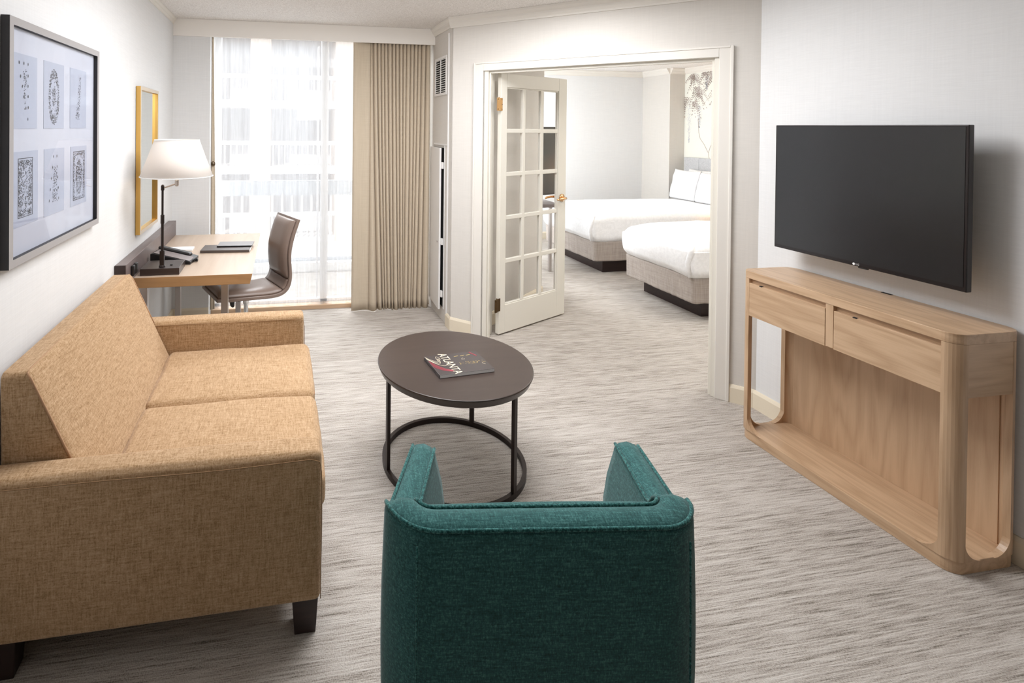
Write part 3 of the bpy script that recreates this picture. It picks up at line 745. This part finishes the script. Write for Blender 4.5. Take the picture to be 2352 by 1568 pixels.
# ================================================================== CONSOLE
cn = thing('console_table', 'long oak console with two drawers and open base under the television', 'console', (2.745, 1.93, 0))
cx0 = 2.43 - 2.745; yN, yF = 1.478 - 1.93, 2.378 - 1.93; Zt = .885; R_ = .050
def rrect(x0, x1, y0, y1, rad_, n=8, corners=(1, 1, 1, 1)):
    out = []
    for (cx_, cy_, a0), on in zip(((x0, y0, 180), (x1, y0, 270), (x1, y1, 0), (x0, y1, 90)), corners):
        if not on: out.append((cx_, cy_)); continue
        px = cx_ + (rad_ if cx_ == x0 else -rad_); py = cy_ + (rad_ if cy_ == y0 else -rad_)
        out += [(px + rad_ * math.cos(math.radians(a0 + 90 * k / n)), py + rad_ * math.sin(math.radians(a0 + 90 * k / n))) for k in range(n + 1)]
    return out
bm = mk(); prism(bm, rrect(cx0, -.004, yN, yF, R_, 8, (1, 1, 1, 1)), .847, Zt); obj('top', bm, OAKY, cn, bevel=.002)
bm = mk(); prism(bm, rrect(cx0 + .004, -.004, yN + .004, yF - .004, R_, 8), 0.0, .048); obj('base_shelf', bm, OAKY, cn, bevel=.002)
def post(px, py, sx, sy):
    """rounded corner post with curved gussets at the foot; (px,py) outer corner, sx/sy point inward"""
    bm = mk(); n = 8; pts = []
    for k in range(n + 1):
        a2 = math.radians(90 * k / n); pts.append((px + sx * (R_ - R_ * math.cos(a2)), py + sy * (R_ - R_ * math.sin(a2))))
    # inner L return
    th = .022
    pts = [(px + sx * (R_ - R_ * math.cos(math.radians(90 * k / n))), py + sy * (R_ - R_ * math.sin(math.radians(90 * k / n)))) for k in range(n + 1)]
    inn = [(px + sx * (R_ - (R_ - th) * math.cos(math.radians(90 * k / n))), py + sy * (R_ - (R_ - th) * math.sin(math.radians(90 * k / n)))) for k in range(n + 1)][::-1]
    prism(bm, pts + inn, .0 + .048, .847)
    g_ = .075
    def gus(): return [(0, 0)] + [(g_ - g_ * math.sin(math.radians(90 * k / 10)), g_ - g_ * math.cos(math.radians(90 * k / 10))) for k in range(10, -1, -1)]
    # gusset along y (front/back plane)
    G = [(0, 0)] + [(g_ * (1 - math.cos(math.radians(90 * k / 10))), g_ * (1 - math.sin(math.radians(90 * k / 10)))) for k in range(11)]
    q = [(py + sy * (R_ - .002 + u), .048 + v) for u, v in G]; prism(bm, q, px, px + sx * th, 'yz')
    q = [(px + sx * (R_ - .002 + u), .048 + v) for u, v in G]; prism(bm, q, py, py + sy * th, 'xz')
    return obj('post', bm, OAKZ, cn)
post(cx0, yN, 1, 1); post(cx0, yF, 1, -1); post(-.004, yN, -1, 1); post(-.004, yF, -1, -1)
bm = mk(); box(bm, cx0 + .03, -.02, yN + .03, yF - .03, .655, .70); box(bm, cx0 + .020, cx0 + .032, yN + .045, yF - .045, .80, .847)
obj('drawer_box', bm, OAKY, cn)
obj('rail_stile', bx(cx0 + .002, cx0 + .02, -.008 - .012, .012 - .0, .655, .847), OAKZ, cn)
for s in (0, 1):
    y0_, y1_ = ((yN + .043, -.0225) if s == 0 else (.0145, yF - .036))
    d_ = obj('drawer', bx(cx0 + .001, cx0 + .019, y0_, y1_, .652, .824), OAKY, cn, bevel=.0015)
    yc = y0_ + (y1_ - y0_) * (.80 if s == 1 else .78)
    obj('lock', bx(cx0 + .0, cx0 + .010, yc - .008, yc + .008, .822, .8255), BLACK, d_)
for y0_ in (yN + .001, yF - .019):
    obj('end_apron', bx(cx0 + R_ - .001, -R_ - .003, y0_, y0_ + .018, .652, .847), OAKX, cn)
obj('back_panel', bx(-.030, -.014, yN + .049, yF - .049, .048, .655), OAKPANEL, cn, bevel=.001)

obj('cable_grommet', bx(-.022, -.008, -.035, .005, Zt - .001, Zt + .0015), BLACK, cn)
# ================================================================== TELEVISION
tv = thing('television', 'wall-mounted black flat television above the oak console', 'television', (XR, 1.955, 1.005))
ty0, ty1 = 1.565 - 1.955, 2.352 - 1.955; tx = 2.605 - 2.75
bm = mk(); box(bm, tx + .002, tx + .028, ty0, ty1, 0, .648)
obj('housing', bm, BEZEL, tv, bevel=.003)
bm = mk(); box(bm, tx + .028, tx + .055, ty0 + .14, ty1 - .14, .08, .50); obj('rear_cover', bm, BLKP, tv, bevel=.01)
bm = mk(); box(bm, tx + .055, -.001, -.06, .06, .20, .42); obj('wall_bracket', bm, BLKP, tv)
obj('screen', bx(tx + .0005, tx + .002, ty0 + .010, ty1 - .008, .018, .640), SCREEN, tv)
MLG = Matrix.Translation((tx - .0004, -.012 + .01, .0095)) @ Matrix(((0, 0, -1, 0), (-1, 0, 0, 0), (0, 1, 0, 0), (0, 0, 0, 1)))
lg = text_mesh('logo_letters', 'LG', .0115, WHITE, MLG @ Matrix.Translation((.008, 0, 0)), tv, .0003)
bm = mk(); tube(bm, [(tx + .001, .006, .0095), (tx - .0006, .006, .0095)], .0052, 20); obj('logo_disc', bm, WHITE, tv)
bm = mk(); box(bm, tx + .004, tx + .016, -.045, -.010, -.006, 0); obj('sensor', bm, BLKP, tv)

# ================================================================== DESK GROUP
dk = thing('desk', 'wooden writing desk on flat metal legs below the window corner', 'desk', (-.50, 3.70, 0))
def L(x, y, z=0): return (x + .50, y - 3.70, z)
bm = mk()
v = box(bm, -.822 + .5, -.160 + .5, 3.120 - 3.70, 4.300 - 3.70, .690, .750)
for q in v:
    if q.co.z < .70 and q.co.x > 0: q.co.x -= .014
to = obj('desktop', bm, DESKW, dk, bevel=.0015); to.data.materials.append(DESKE)
for p_ in to.data.polygons:
    if abs(p_.normal.z) < .8: p_.material_index = 1
for (x, y) in ((-.344, 3.17), (-.344, 4.19), (-.80, 3.17), (-.80, 4.19)):
    obj('leg', bx(x + .5, x + .54, y - 3.70, y - 3.70 + .05, 0, .690), STEEL, dk, bevel=.002)
bsp = obj('backsplash', bx(-.880 + .5 + .001, -.822 + .5, 2.975 - 3.70, 4.330 - 3.70, .690, .862), BROWNM, dk, bevel=.002)
obj('end_cap', bx(-.880 + .5 + .001, -.822 + .5, 2.965 - 3.70, 2.975 - 3.70, .690, .862), DKWOOD, dk, bevel=.001)
for y in (3.06, 3.115):
    obj('power_outlet', bx(-.822 + .5, -.804 + .5, y - 3.70, y - 3.70 + .035, .775, .835), BLKP, dk, bevel=.006)

lp = thing('desk_lamp', 'swing-arm table lamp with white tapered shade on the desk', 'lamp', (-.69, 3.28, .750))
def Lp(x, y, z): return (x + .69, y - 3.28, z - .75)
obj('base', bx(-.107, .110, -.125, .070, 0, .040), plain('bronze_box', (.06, .045, .042), .3, .5), lp, bevel=.002)
bm = mk(); cxp, cyp = Lp(-.683, 3.195, 0)[:2]
lathe(bm, [(.018, .040), (.018, .046), (.010, .054)], cxp, cyp, 20); box(bm, cxp - .012, cxp + .012, cyp - .012, cyp + .012, .05, .135)
lathe(bm, [(.0085, .13), (.0085, .30)], cxp, cyp, 16); lathe(bm, [(.011, .295), (.011, .345)], cxp, cyp, 16); lathe(bm, [(.0065, .34), (.0065, .505)], cxp, cyp, 16); lathe(bm, [(.010, .49), (.010, .515), (.005, .523)], cxp, cyp, 16)
obj('pole', bm, plain('bronze_pole', (.035, .026, .024), .3, .6), lp, smooth=False)
bm = mk(); ex, ey = Lp(-.605, 3.205, 0)[:2]
tube(bm, [(cxp, cyp, .502), (ex, ey, .528)], .0045, 10); lathe(bm, [(.008, .512), (.012, .520), (.012, .548), (.007, .552), (.007, .585)], ex, ey, 16)
obj('swing_arm', bm, STEEL, lp)
bm = mk(); nsh = 64
rings = [[bm.verts.new((ex + r_ * math.cos(k * 2 * math.pi / nsh), ey + r_ * math.sin(k * 2 * math.pi / nsh), z_)) for k in range(nsh)] for r_, z_ in ((.205, .572), (.1645, .678), (.126, .787))]
for A_, B_ in zip(rings, rings[1:]):
    for k in range(nsh): bm.faces.new((A_[k], A_[(k + 1) % nsh], B_[(k + 1) % nsh], B_[k]))
shd = obj('lamp_shade', bm, SHADE, lp, smooth=True); shd.modifiers.new('s', 'SOLIDIFY').thickness = .002
for r_, z_ in ((.205, .573), (.126, .786)):
    bm = mk(); tube(bm, [(ex + r_ * math.cos(k * math.pi / 24), ey + r_ * math.sin(k * math.pi / 24), z_) for k in range(48)], .0025, 6, closed=True)
    obj('shade_trim', bm, WHITE, shd, smooth=True)
bm = mk(); lathe(bm, [(.008, .585), (.014, .60), (.028, .635), (.028, .65), (.014, .672), (.002, .678)], ex, ey, 20)
BULB = plain('bulb', (.9, .88, .8), .5); BULB.node_tree.nodes['Principled BSDF'].inputs['Emission Color'].default_value = (1, .78, .55, 1); BULB.node_tree.nodes['Principled BSDF'].inputs['Emission Strength'].default_value = 12
obj('bulb', bm, BULB, lp, smooth=True)
obj('power_switch', bx(.045, .060, -.060, -.048, .040, .045), BLKP, lp, bevel=.002)

ph = thing('desk_phone', 'black desk telephone beside the lamp base', 'telephone', (-.665, 3.475, .750), math.radians(-8))
bm = mk(); prism(bm, [(-.125, 0), (.125, 0), (.125, .018), (-.105, .070), (-.125, .066)], -.085, .085, 'xz'); obj('body', bm, BLKP, ph, bevel=.003)
bm = mk(); prism(bm, [(-.105, .0712), (.118, .0207), (.118, .0222), (-.105, .0727)], -.078, .02, 'xz'); obj('keypad', bm, BROWNM, ph)
bm = mk(); rbox(bm, -.12, .09, .030, .078, .055, .085, .012, fn=lambda q: (q.x, q.y, q.z - (q.x + .1) * .225)); obj('handset', bm, BLKP, ph, smooth=True)
bm = mk(); tube(bm, [(.12 + .03 * (k / 60), -.06 + .06 * math.sin(k / 60 * 2.5) + .008 * math.cos(k * .9), .012 + .008 * math.sin(k * .9)) for k in range(60)], .003, 6); obj('cord', bm, BLKP, ph, smooth=True)
tag(obj('notepad', bx(-.09, .09, -.045, .045, 0, .014), WHITE, loc=(-.69, 3.78, .750), bevel=.002), 'small white notepad behind the desk phone', 'notepad')
fd = thing('leather_folder', 'dark brown leather folder lying lower on the desk', 'folder', (-.370, 3.745, .750), math.radians(-3))
obj('cover', bx(-.165, .165, -.085, .085, 0, .018), plain('folder_leather', (.075, .058, .052), .35), fd, bevel=.003); obj('edge', bx(.1655, .168, -.08, .08, .003, .015), WHITE, fd)
fd = thing('leather_folder', 'thin grey folder resting across the brown folder', 'folder', (-.315, 3.83, .768), math.radians(-3))
obj('cover', bx(-.120, .125, -.075, .060, 0.0005, .009), plain('folder_grey', (.20, .185, .185), .3), fd, bevel=.002)
bm = mk(); tube(bm, [(-.12, -.080, .006), (.12, -.080, .006)], .004, 8); obj('pen', bm, BLKP, fd)

# ================================================================== DESK CHAIR
dc = thing('desk_chair', 'taupe leather swivel desk chair tucked at the desk', 'chair', (-.40, 3.54, 0), math.atan2(.39, .92))
# local: x = from seat front to back, y = lateral (0..WC)
WC = .375
prof = [(-.01, .447), (.05, .438), (.14, .430), (.25, .421), (.35, .412), (.42, .412), (.47, .424), (.505, .452), (.525, .495), (.532, .55), (.527, .61), (.522, .67), (.525, .73), (.538, .79), (.556, .85), (.577, .905), (.592, .945)]
def chaikin(p, n=2):
    for _ in range(n):
        q = [p[0]]
        for a_, b_ in zip(p, p[1:]): q += [(a_[0] * .75 + b_[0] * .25, a_[1] * .75 + b_[1] * .25), (a_[0] * .25 + b_[0] * .75, a_[1] * .25 + b_[1] * .75)]
        p = q + [p[-1]]
    return p
def strip(bm, prof, y0, y1, t0, off0, ny=8, puff=0, sag=0):
    """thick strip following the profile, offset inward (towards the sitter) by off0..off0+t0"""
    N = len(prof); A_ = []; B_ = []
    for i, (x, z) in enumerate(prof):
        a_ = Vector(prof[max(i - 1, 0)]); b_ = Vector(prof[min(i + 1, N - 1)]); t = (b_ - a_).normalized(); n_ = Vector((-t.y, t.x))
        s = i / (N - 1); e = min(1, min(s, 1 - s) * 8) ** .5
        ra, rb = [], []
        for j in range(ny + 1):
            v_ = j / ny; ey_ = min(1, min(v_, 1 - v_) * 5) ** .5
            tt = t0 * (1 - puff + puff * e * ey_); y = y0 + (y1 - y0) * v_
            dip = -sag * math.sin(math.pi * v_)
            ra.append(bm.verts.new((x + n_.x * (off0 + dip), y, z + n_.y * (off0 + dip)))); rb.append(bm.verts.new((x + n_.x * (off0 + tt + dip), y, z + n_.y * (off0 + tt + dip))))
        A_.append(ra); B_.append(rb)
    for i in range(N - 1):
        for j in range(ny):
            bm.faces.new((A_[i][j], A_[i][j + 1], A_[i + 1][j + 1], A_[i + 1][j])); bm.faces.new((B_[i][j], B_[i + 1][j], B_[i + 1][j + 1], B_[i][j + 1]))
        for j in (0, ny): bm.faces.new((A_[i][j], A_[i + 1][j], B_[i + 1][j], B_[i][j]))
    for i in (0, N - 1):
        for j in range(ny): bm.faces.new((A_[i][j], A_[i][j + 1], B_[i][j + 1], B_[i][j]))
pp = chaikin(prof)
bm = mk(); strip(bm, pp, 0, WC, .022, 0, 8); obj('shell', bm, LEATHER, dc, smooth=True, bevel=.003).data.polygons[0].use_smooth = True
def sub(p, f0, f1): n_ = len(p); return p[int(n_ * f0):int(n_ * f1)]
bm = mk(); strip(bm, sub(pp, .03, .40), .018, WC - .018, .040, .022, 12, .75); st = obj('seat', bm, LEATHER, dc, smooth=True)
bm = mk(); strip(bm, sub(pp, .54, .965), .018, WC - .018, .036, .022, 12, .75); obj('backrest', bm, LEATHER, dc, smooth=True)
bm = mk(); strip(bm, sub(pp, .405, .535), .018, WC - .018, .008, .022, 8, .2); obj('lumbar_panel', bm, LEATHER, dc, smooth=True)
bm = mk(); box(bm, .17, .36, WC / 2 - .07, WC / 2 + .07, .385, .418); prism(bm, [(.13, .40), (.17, .40), (.165, .335), (.145, .335)], WC / 2 - .02, WC / 2 + .02, 'xz')
obj('mechanism', bm, BLKP, dc, bevel=.008)
bm = mk(); lathe(bm, [(.030, .385), (.022, .365), (.022, .345), (.016, .340), (.016, .14)], .255, WC / 2, 20); obj('gas_post', bm, CHROME, dc, smooth=True)
bm = mk(); lathe(bm, [(.035, .085), (.035, .14), (.022, .15)], .255, WC / 2, 20); obj('hub', bm, CHROME, dc)
for k in range(5):
    a_ = math.radians(20 + 72 * k); c_, s_ = math.cos(a_), math.sin(a_); px, py = .255, WC / 2
    bm = mk(); tube(bm, [(px + c_ * .03, py + s_ * .03, .115), (px + c_ * .26, py + s_ * .26, .075)], .014, 8, rad=[.018, .012]); lg_ = obj('base_arm', bm, CHROME, dc, smooth=True)
    bm = mk(); q_ = Vector((px + c_ * .26, py + s_ * .26, .028)); tube(bm, [q_ + Vector((-s_, c_, 0)) * -.02, q_ + Vector((-s_, c_, 0)) * .02], .028, 16); box(bm, q_.x - .008, q_.x + .008, q_.y - .008, q_.y + .008, .04, .07)
    obj('caster', bm, BLKP, lg_)

# ================================================================== BEDROOM
def bed(label, y0, y1, grp='beds in the bedroom', foot=3.40, hd=5.60):
    b_ = thing('bed', label, 'bed', ((foot + hd) / 2, (y0 + y1) / 2, 0)); ox, oy = -(foot + hd) / 2, -(y0 + y1) / 2
    def T(bm): bmesh.ops.translate(bm, verts=bm.verts[:], vec=(ox, oy, 0)); return bm
    obj('platform', T(bx(foot + .22, hd, y0 + .13, y1 - .05, 0, .155)), DKWOOD, b_, bevel=.002)
    # box spring with gathered skirt
    bm = mk(); n_ = 150; ring_t, ring_b, mid_ = [], [], []
    per = rrect(foot + .035, hd, y0 + .01, y1, .04, 6, (1, 0, 0, 1)); P_ = []
    for (a_, c_), (d_, e_) in zip(per, per[1:] + per[:1]):
        ln = math.hypot(d_ - a_, e_ - c_); m_ = max(1, int(ln / .012))
        for k in range(m_): P_.append((a_ + (d_ - a_) * k / m_, c_ + (e_ - c_) * k / m_))
    cxm, cym = (foot + hd) / 2, (y0 + y1) / 2; rows = []
    for t in (0, .06, .3, .6, .94, 1):
        z = .372 - .215 * t; row = []
        for i, (x, y) in enumerate(P_):
            onfoot = x < foot + .05
            g_ = noise.noise(Vector((y * 26, t * 1.8, 2 + y0))) * (.011 if onfoot else .002) * (t * 1.2 if t < .9 else .9)
            sl = .012 * t
            row.append(bm.verts.new((x - (g_ if onfoot else 0) + sl, y + (0 if onfoot else math.copysign(g_, y - cym)), z - (.006 * noise.noise(Vector((x * 9, y * 9, 0))) if t > .9 else 0))))
        rows.append(row)
    for A_, B_ in zip(rows, rows[1:]):
        for i in range(len(P_)): j = (i + 1) % len(P_); bm.faces.new((A_[i], A_[j], B_[j], B_[i]))
    bm.faces.new(rows[0]); bm.faces.new(rows[-1])
    obj('bed_skirt', T(bm), SKIRT, b_, smooth=True)
    # mattress under a tucked white duvet
    bm = mk()
    def fn(q):
        zz = q.z
        s = max(0, min(1, (.69 - q.z) / .32)); x, y = q.x, q.y
        w_ = noise.noise(Vector((x * 3, y * 3.5, zz * 3))) * .012 + noise.noise(Vector((x * 9, y * 11, zz * 2.0))) * .006
        out = .030 * math.sin(math.pi * min(1, s * 1.1))
        if x < foot + .12: x -= out + w_
        if y < y0 + .12: y -= .012 * s + w_ * .7
        if zz > .6: zz += w_ * .6 - .05 * max(0, (foot + .35 - x) / .35) ** 2
        if zz < .42: zz += .016 * noise.noise(Vector((x * 4, y * 4, 9)))
        return (x, y, zz)
    rbox(bm, foot + .005, hd, y0 - .005, y1 + .01, .365, .690, .075, (.01, .0, .018), fn, 22)
    dv = obj('duvet', T(bm), LINEN, b_, smooth=True)
    # corner fold
    bm = mk(); tube(bm, [(foot + .035 + ox, y0 + .012 + oy, .66), (foot + .0 + ox, y0 + .005 + oy, .60), (foot - .008 + ox, y0 + .03 + oy, .50), (foot + .0 + ox, y0 + .012 + oy, .385)], .016, 8, rad=[.008, .02, .022, .014]); obj('corner_fold', bm, LINEN, dv, smooth=True)
    return b_
bed('far white bed against the back wall with two visible pillows', 5.20, 6.30)
bed('near white bed cut off by the right door jamb', 3.80, 4.70)
def pillow(name, x, y, w_, h_, lean_, label, grp, rz=0):
    bm = mk(); n_ = 22; F, Bk = [], []
    for i in range(n_ + 1):
        a, b2 = [], []
        for j in range(n_ + 1):
            u, v = i / n_ * 2 - 1, j / n_ * 2 - 1
            th = .062 * (max(0, 1 - u ** 4) * max(0, 1 - v ** 4)) ** .55
            pin = 1 - .05 * (1 - abs(v) ** 2) * abs(u) ** 3; pin2 = 1 - .07 * (1 - abs(u) ** 2) * abs(v) ** 3
            wr_ = noise.noise(Vector((u * 2.5 + y * 7, v * 2.5, x))) * .012
            yy, zz = u * w_ / 2 * pin, (v + 1) / 2 * h_ * 1 + (pin2 - 1) * h_ * .5 * (1 if v > 0 else 0)
            a.append(bm.verts.new((-th + wr_, yy, zz)))
            b2.append(a[-1] if (i in (0, n_) or j in (0, n_)) else bm.verts.new((th * .8 + wr_, yy, zz)))
        F.append(a); Bk.append(b2)
    for i in range(n_):
        for j in range(n_):
            bm.faces.new((F[i][j], F[i + 1][j], F[i + 1][j + 1], F[i][j + 1]))
            bm.faces.new((Bk[i][j], Bk[i][j + 1], Bk[i + 1][j + 1], Bk[i + 1][j]))
    bmesh.ops.transform(bm, matrix=Matrix.Rotation(lean_, 4, 'Y'), verts=bm.verts[:])
    o = obj(name, bm, LINEN, smooth=True, loc=(x, y, .706)); o.rotation_euler = (0, 0, rz)
    return tag(o, label, 'pillow', grp)
pillow('pillow', 5.26, 6.06, .46, .40, math.radians(14), 'front left white pillow propped against the grey headboard', 'pillows on the far bed')
pillow('pillow', 5.25, 5.61, .46, .39, math.radians(14), 'front right white pillow on far bed, beside the door jamb', 'pillows on the far bed')
pillow('pillow', 5.46, 6.00, .48, .40, math.radians(10), 'white pillow peeking out behind the front left pillow', 'pillows on the far bed')
pillow('pillow', 5.46, 5.48, .48, .39, math.radians(10), 'white pillow peeking out behind the front right pillow', 'pillows on the far bed')
hb = thing('headboard', 'pale grey upholstered headboard at the far bed', 'headboard', (5.655, 5.80, 0))
for k in range(5):
    bm = mk(); rbox(bm, -.028, .026, -.66 + k * .262, -.66 + (k + 1) * .262, .30, 1.245, .008, (.003, 0, 0), mid=4); obj('channel', bm, HEADB, hb, smooth=True)
# mural: painted branches and leaf sprays over the headboard wall
mu = thing('wall_mural', 'botanical wall mural of hanging leaf sprays above the headboard', 'mural', (5.69, 5.9, 1.23))
LEAFM = plain('mural_leaf', (.30, .24, .21), .8); LEAF2 = plain('mural_leaf_pale', (.52, .46, .43), .8); BLOSS = plain('mural_blossom', (.58, .58, .64), .8); TWIG = plain('mural_twig', (.52, .45, .40), .8)
obj('panel', bx(-.004, -.001, -1.4, .60, 0, 1.20), plain('mural_paper', (.80, .80, .73), .8), mu)
def flat(bm, c, d, l, w_):
    x = -.0045 - rnd.random() * .003
    y, z = c; dy, dz = math.cos(d), math.sin(d)
    pts = [(0, 0), (.3 * l, w_), (.7 * l, w_ * .8), (l, 0), (.7 * l, -w_ * .8), (.3 * l, -w_)]
    bm.faces.new([bm.verts.new((x, y + a_ * dy - b_ * dz, z + a_ * dz + b_ * dy)) for a_, b_ in pts])
rnd = random.Random(11)
def spray(c, d, L_, bm):
    y, z = c; n_ = int(L_ / .022)
    for k in range(n_):
        t = k / n_; py, pz = y + math.cos(d) * L_ * t, z + math.sin(d) * L_ * t - .05 * t * t
        for s in (-1, 1): flat(bm, (py, pz), d + s * .75 + rnd.uniform(-.15, .15), .036 * (1.15 - t), .0052)
    flat(bm, (y + math.cos(d) * L_, z + math.sin(d) * L_ - .05), d, .03, .005)
for mat_, cnt, sd in ((LEAFM, 1, 3), (LEAF2, 1, 8)):
    bm = mk(); rr_ = random.Random(sd)
    clusters = [(.50, 1.18), (.44, 1.15), (.39, .98), (.34, .92), (.17, 1.18), (.10, 1.16), (.57, .84), (.47, .80), (.07, .97), (.04, .88), (.28, 1.18), (-.1, 1.1), (-.3, 1.1), (-.5, 1.0), (-.8, 1.1), (-1.1, 1.0)]
    for (cy_, cz_) in clusters:
        for k in range(3): spray((cy_ + rr_.uniform(-.05, .05), cz_ + rr_.uniform(-.03, .03)), math.radians(rr_.uniform(200, 340)), rr_.uniform(.10, .22), bm)
    obj('leaves', bm, mat_, mu)
bm = mk(); rr_ = random.Random(2)
for (cy_, z1_, z0_) in ((.53, .75, .22), (.35, .75, .42), (.23, 1.15, .95), (-.03, .75, .25), (-.5, .9, .4)):
    for _ in range(260):
        t = rr_.random(); dot_y = cy_ + rr_.gauss(0, .022 * (1 - t) + .006); z_ = z1_ + (z0_ - z1_) * t; r_ = .004
        bm.faces.new([bm.verts.new((-.0048, dot_y + r_ * math.cos(a), z_ + r_ * math.sin(a))) for a in (0, 1.57, 3.14, 4.71)])
obj('blossoms', bm, BLOSS, mu)
bm = mk()
def twig(pts): tube(bm, [(-.005, y, z) for y, z in pts], .004, 5)
twig([(.17, 0), (.19, .09), (.26, .20), (.33, .28), (.355, .36), (.37, .55)]); twig([(.19, .09), (.16, .17), (.10, .27), (.07, .33)])
obj('twigs', bm, TWIG, mu)

ns = thing('nightstand', 'small bedside table between the two beds', 'nightstand', (5.15, 4.95, 0))
obj('body', bx(-.20, .20, -.18, .18, .06, .60), DKWOOD, ns, bevel=.002); obj('top', bx(-.27, .22, -.20, .20, .63, .655), BROWNM, ns, bevel=.002)
obj('neck', bx(-.18, .18, -.16, .16, .60, .63), DKWOOD, ns); obj('plinth', bx(-.17, .17, -.15, .15, 0, .06), DKWOOD, ns)
nl = thing('bedside_lamp', 'lit bedside lamp on the nightstand between the beds', 'lamp', (5.22, 4.93, .655))
bm = mk(); lathe(bm, [(.06, 0), (.06, .015), (.012, .02), (.012, .30)], 0, 0, 24); obj('base', bm, BRONZE, nl)
bm = mk(); lathe(bm, [(.15, .26), (.13, .46)], 0, 0, 32, cap=False); s2 = obj('lamp_shade', bm, SHADE, nl, smooth=True)
pl = bpy.data.lights.new('bedside_bulb', 'POINT'); pl.energy = 14; pl.color = (1, .55, .22); pl.shadow_soft_size = .03
po = bpy.data.objects.new('bedside_bulb', pl); COL.objects.link(po); po.location = (5.22, 4.93, 1.02)

# bedroom desk and TV glimpsed through the french door
bdk = thing('bedroom_desk', 'brown-topped bedroom desk glimpsed through the door glass', 'desk', (2.80, 5.75, 0))
obj('desktop', bx(-.28, .33, -.36, .36, .735, .775), BROWNM, bdk, bevel=.002)
for x in (-.24, .22):
    for y in (-.32, .30): obj('leg', bx(x, x + .03, y, y + .03, 0, .735), STEEL, bdk)
t2 = thing('television', 'black bedroom television seen through the french door glass', 'television', (2.92, 5.62, .84), math.radians(18))
obj('housing', bx(-.36, .36, 0, .05, 0, .81), BEZEL, t2, bevel=.003); obj('screen', bx(-.345, .345, -.002, 0, .02, .795), SCREEN, t2)
obj('wall_arm', bx(-.44, 0, .05, .09, .30, .40), BLKP, t2)
